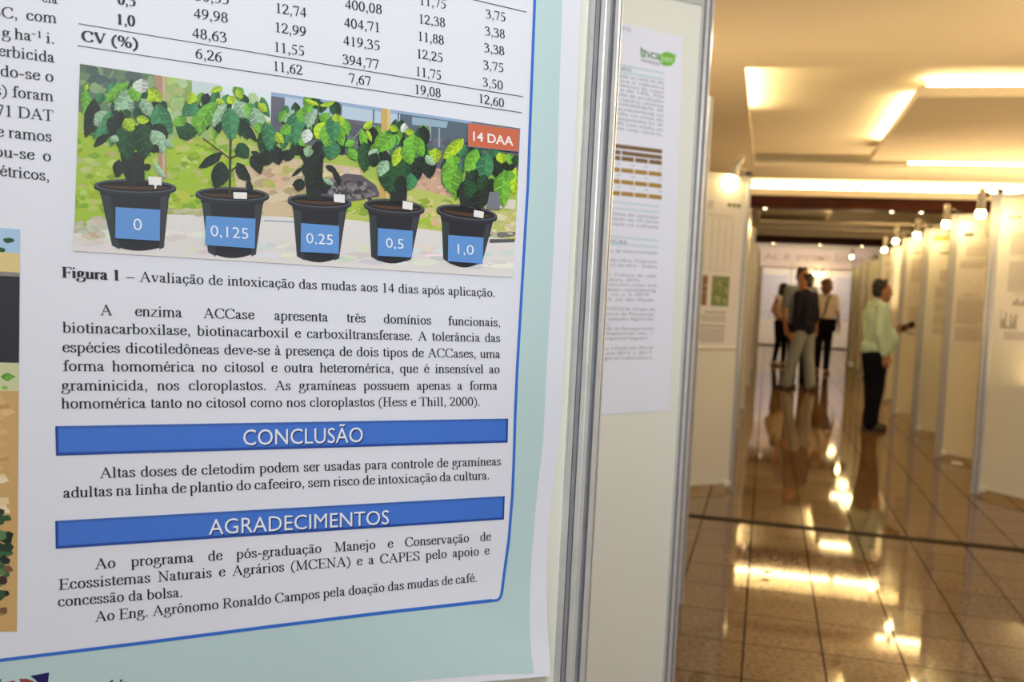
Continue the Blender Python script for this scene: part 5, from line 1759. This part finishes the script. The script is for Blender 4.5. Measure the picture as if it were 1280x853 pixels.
b = obj('name_badge', rbox((0.128, -0.045, 1.13), (0.133, 0.045, 1.26), 0.002, 1), mat('badge_card', (0.80, 0.74, 0.60), 0.5, noise=0.03), gm)
obj('lanyard', tube(tube(bmesh.new(), [(0.130, 0.01, 1.26), (0.135, 0.05, 1.38), (0.06, 0.075, 1.462), (-0.05, 0.06, 1.478)], 0.005, 6), [(0.130, -0.01, 1.26), (0.135, -0.05, 1.38), (0.06, -0.075, 1.462), (-0.05, -0.06, 1.478)], 0.005, 6), mat('lanyard_cord', (0.30, 0.40, 0.34), 0.8, noise=0.05), b, True)

pose = dict(elbow={1: V(-0.06, 0.22, 1.13), -1: V(-0.07, -0.235, 1.14)}, wrist={1: V(0.08, 0.17, 0.97), -1: V(0.09, -0.17, 1.0)},
            knee={1: V(0.03, 0.08, 0.50), -1: V(0.0, -0.08, 0.50)}, ankle={1: V(0.03, 0.085, 0.09), -1: V(-0.06, -0.09, 0.09)},
            hand={1: (V(.6, -.5, -.3), V(.2, -1, 0), V(.3, 0, 1), 0.35), -1: (V(.6, .5, -.3), V(.2, 1, 0), V(.3, 0, 1), 0.35)},
            head_fwd=0.03, yaw=R(20), leg=0.064, cuff=0.048)
person('woman with long dark hair, white sleeveless top and black trousers, behind the bearded man', (0.30, 21.0, 0), R(-40), 1.70, SK_M, HAIR_B, WHITEC, BLACKC, SHOE_W, pose, hair_style='long', sleeve='none', female=True, hem=0.94)

pose = dict(elbow={1: V(-0.02, 0.235, 1.13), -1: V(-0.05, -0.235, 1.13)}, wrist={1: V(0.12, 0.20, 0.95), -1: V(0.02, -0.27, 0.88)},
            knee={1: V(0.05, 0.08, 0.50), -1: V(-0.02, -0.09, 0.50)}, ankle={1: V(0.10, 0.09, 0.09), -1: V(-0.10, -0.10, 0.09)},
            hand={1: (V(.6, -.3, -.5), V(.2, -1, 0), V(.3, 0, 1), 0.35), -1: (V(.2, 0, -1), V(.2, 1, 0), V(1, 0, .1), 0.40)},
            head_fwd=0.02, yaw=R(10), leg=0.074, cuff=0.054)
WB = V(1.06, 19.6, 0)
person('woman seen from behind in white shirt, curly brown hair, black trousers', WB, R(78), 1.77, SK_M, HAIR_BR, WHITEC, BLACKC, SHOE_T, pose, hair_style='curly', sleeve='short', female=True, hem=0.90)
RW = Matrix.Rotation(R(78), 3, 'Z')
bc = WB + RW @ V(-0.215, -0.10, 0.93)
bag = thing('shoulder_bag', 'black shoulder bag hanging behind the hip of the woman seen from behind', 'bag', bc, R(78 + 90))
obj('pouch', rbox((-0.16, -0.05, -0.12), (0.16, 0.05, 0.12), 0.035, 4), BLACKC, bag, True)
obj('flap', rbox((-0.162, 0.028, 0.0), (0.162, 0.056, 0.126), 0.012, 3), BLACKC, bag, True)
Mi = Matrix.Rotation(R(-78 - 90), 3, 'Z')
pts = [Mi @ (WB + RW @ V(*p) - bc) for p in ((-0.20, 0.02, 1.04), (-0.165, -0.03, 1.20), (-0.135, -0.075, 1.40), (-0.06, -0.10, 1.50), (0.05, -0.115, 1.46), (0.135, -0.16, 1.28), (0.10, -0.21, 1.10), (-0.08, -0.235, 1.03), (-0.19, -0.235, 1.03))]
obj('strap', tube(bmesh.new(), spline3(pts), 0.014, 8), BLACKC, bag, True)
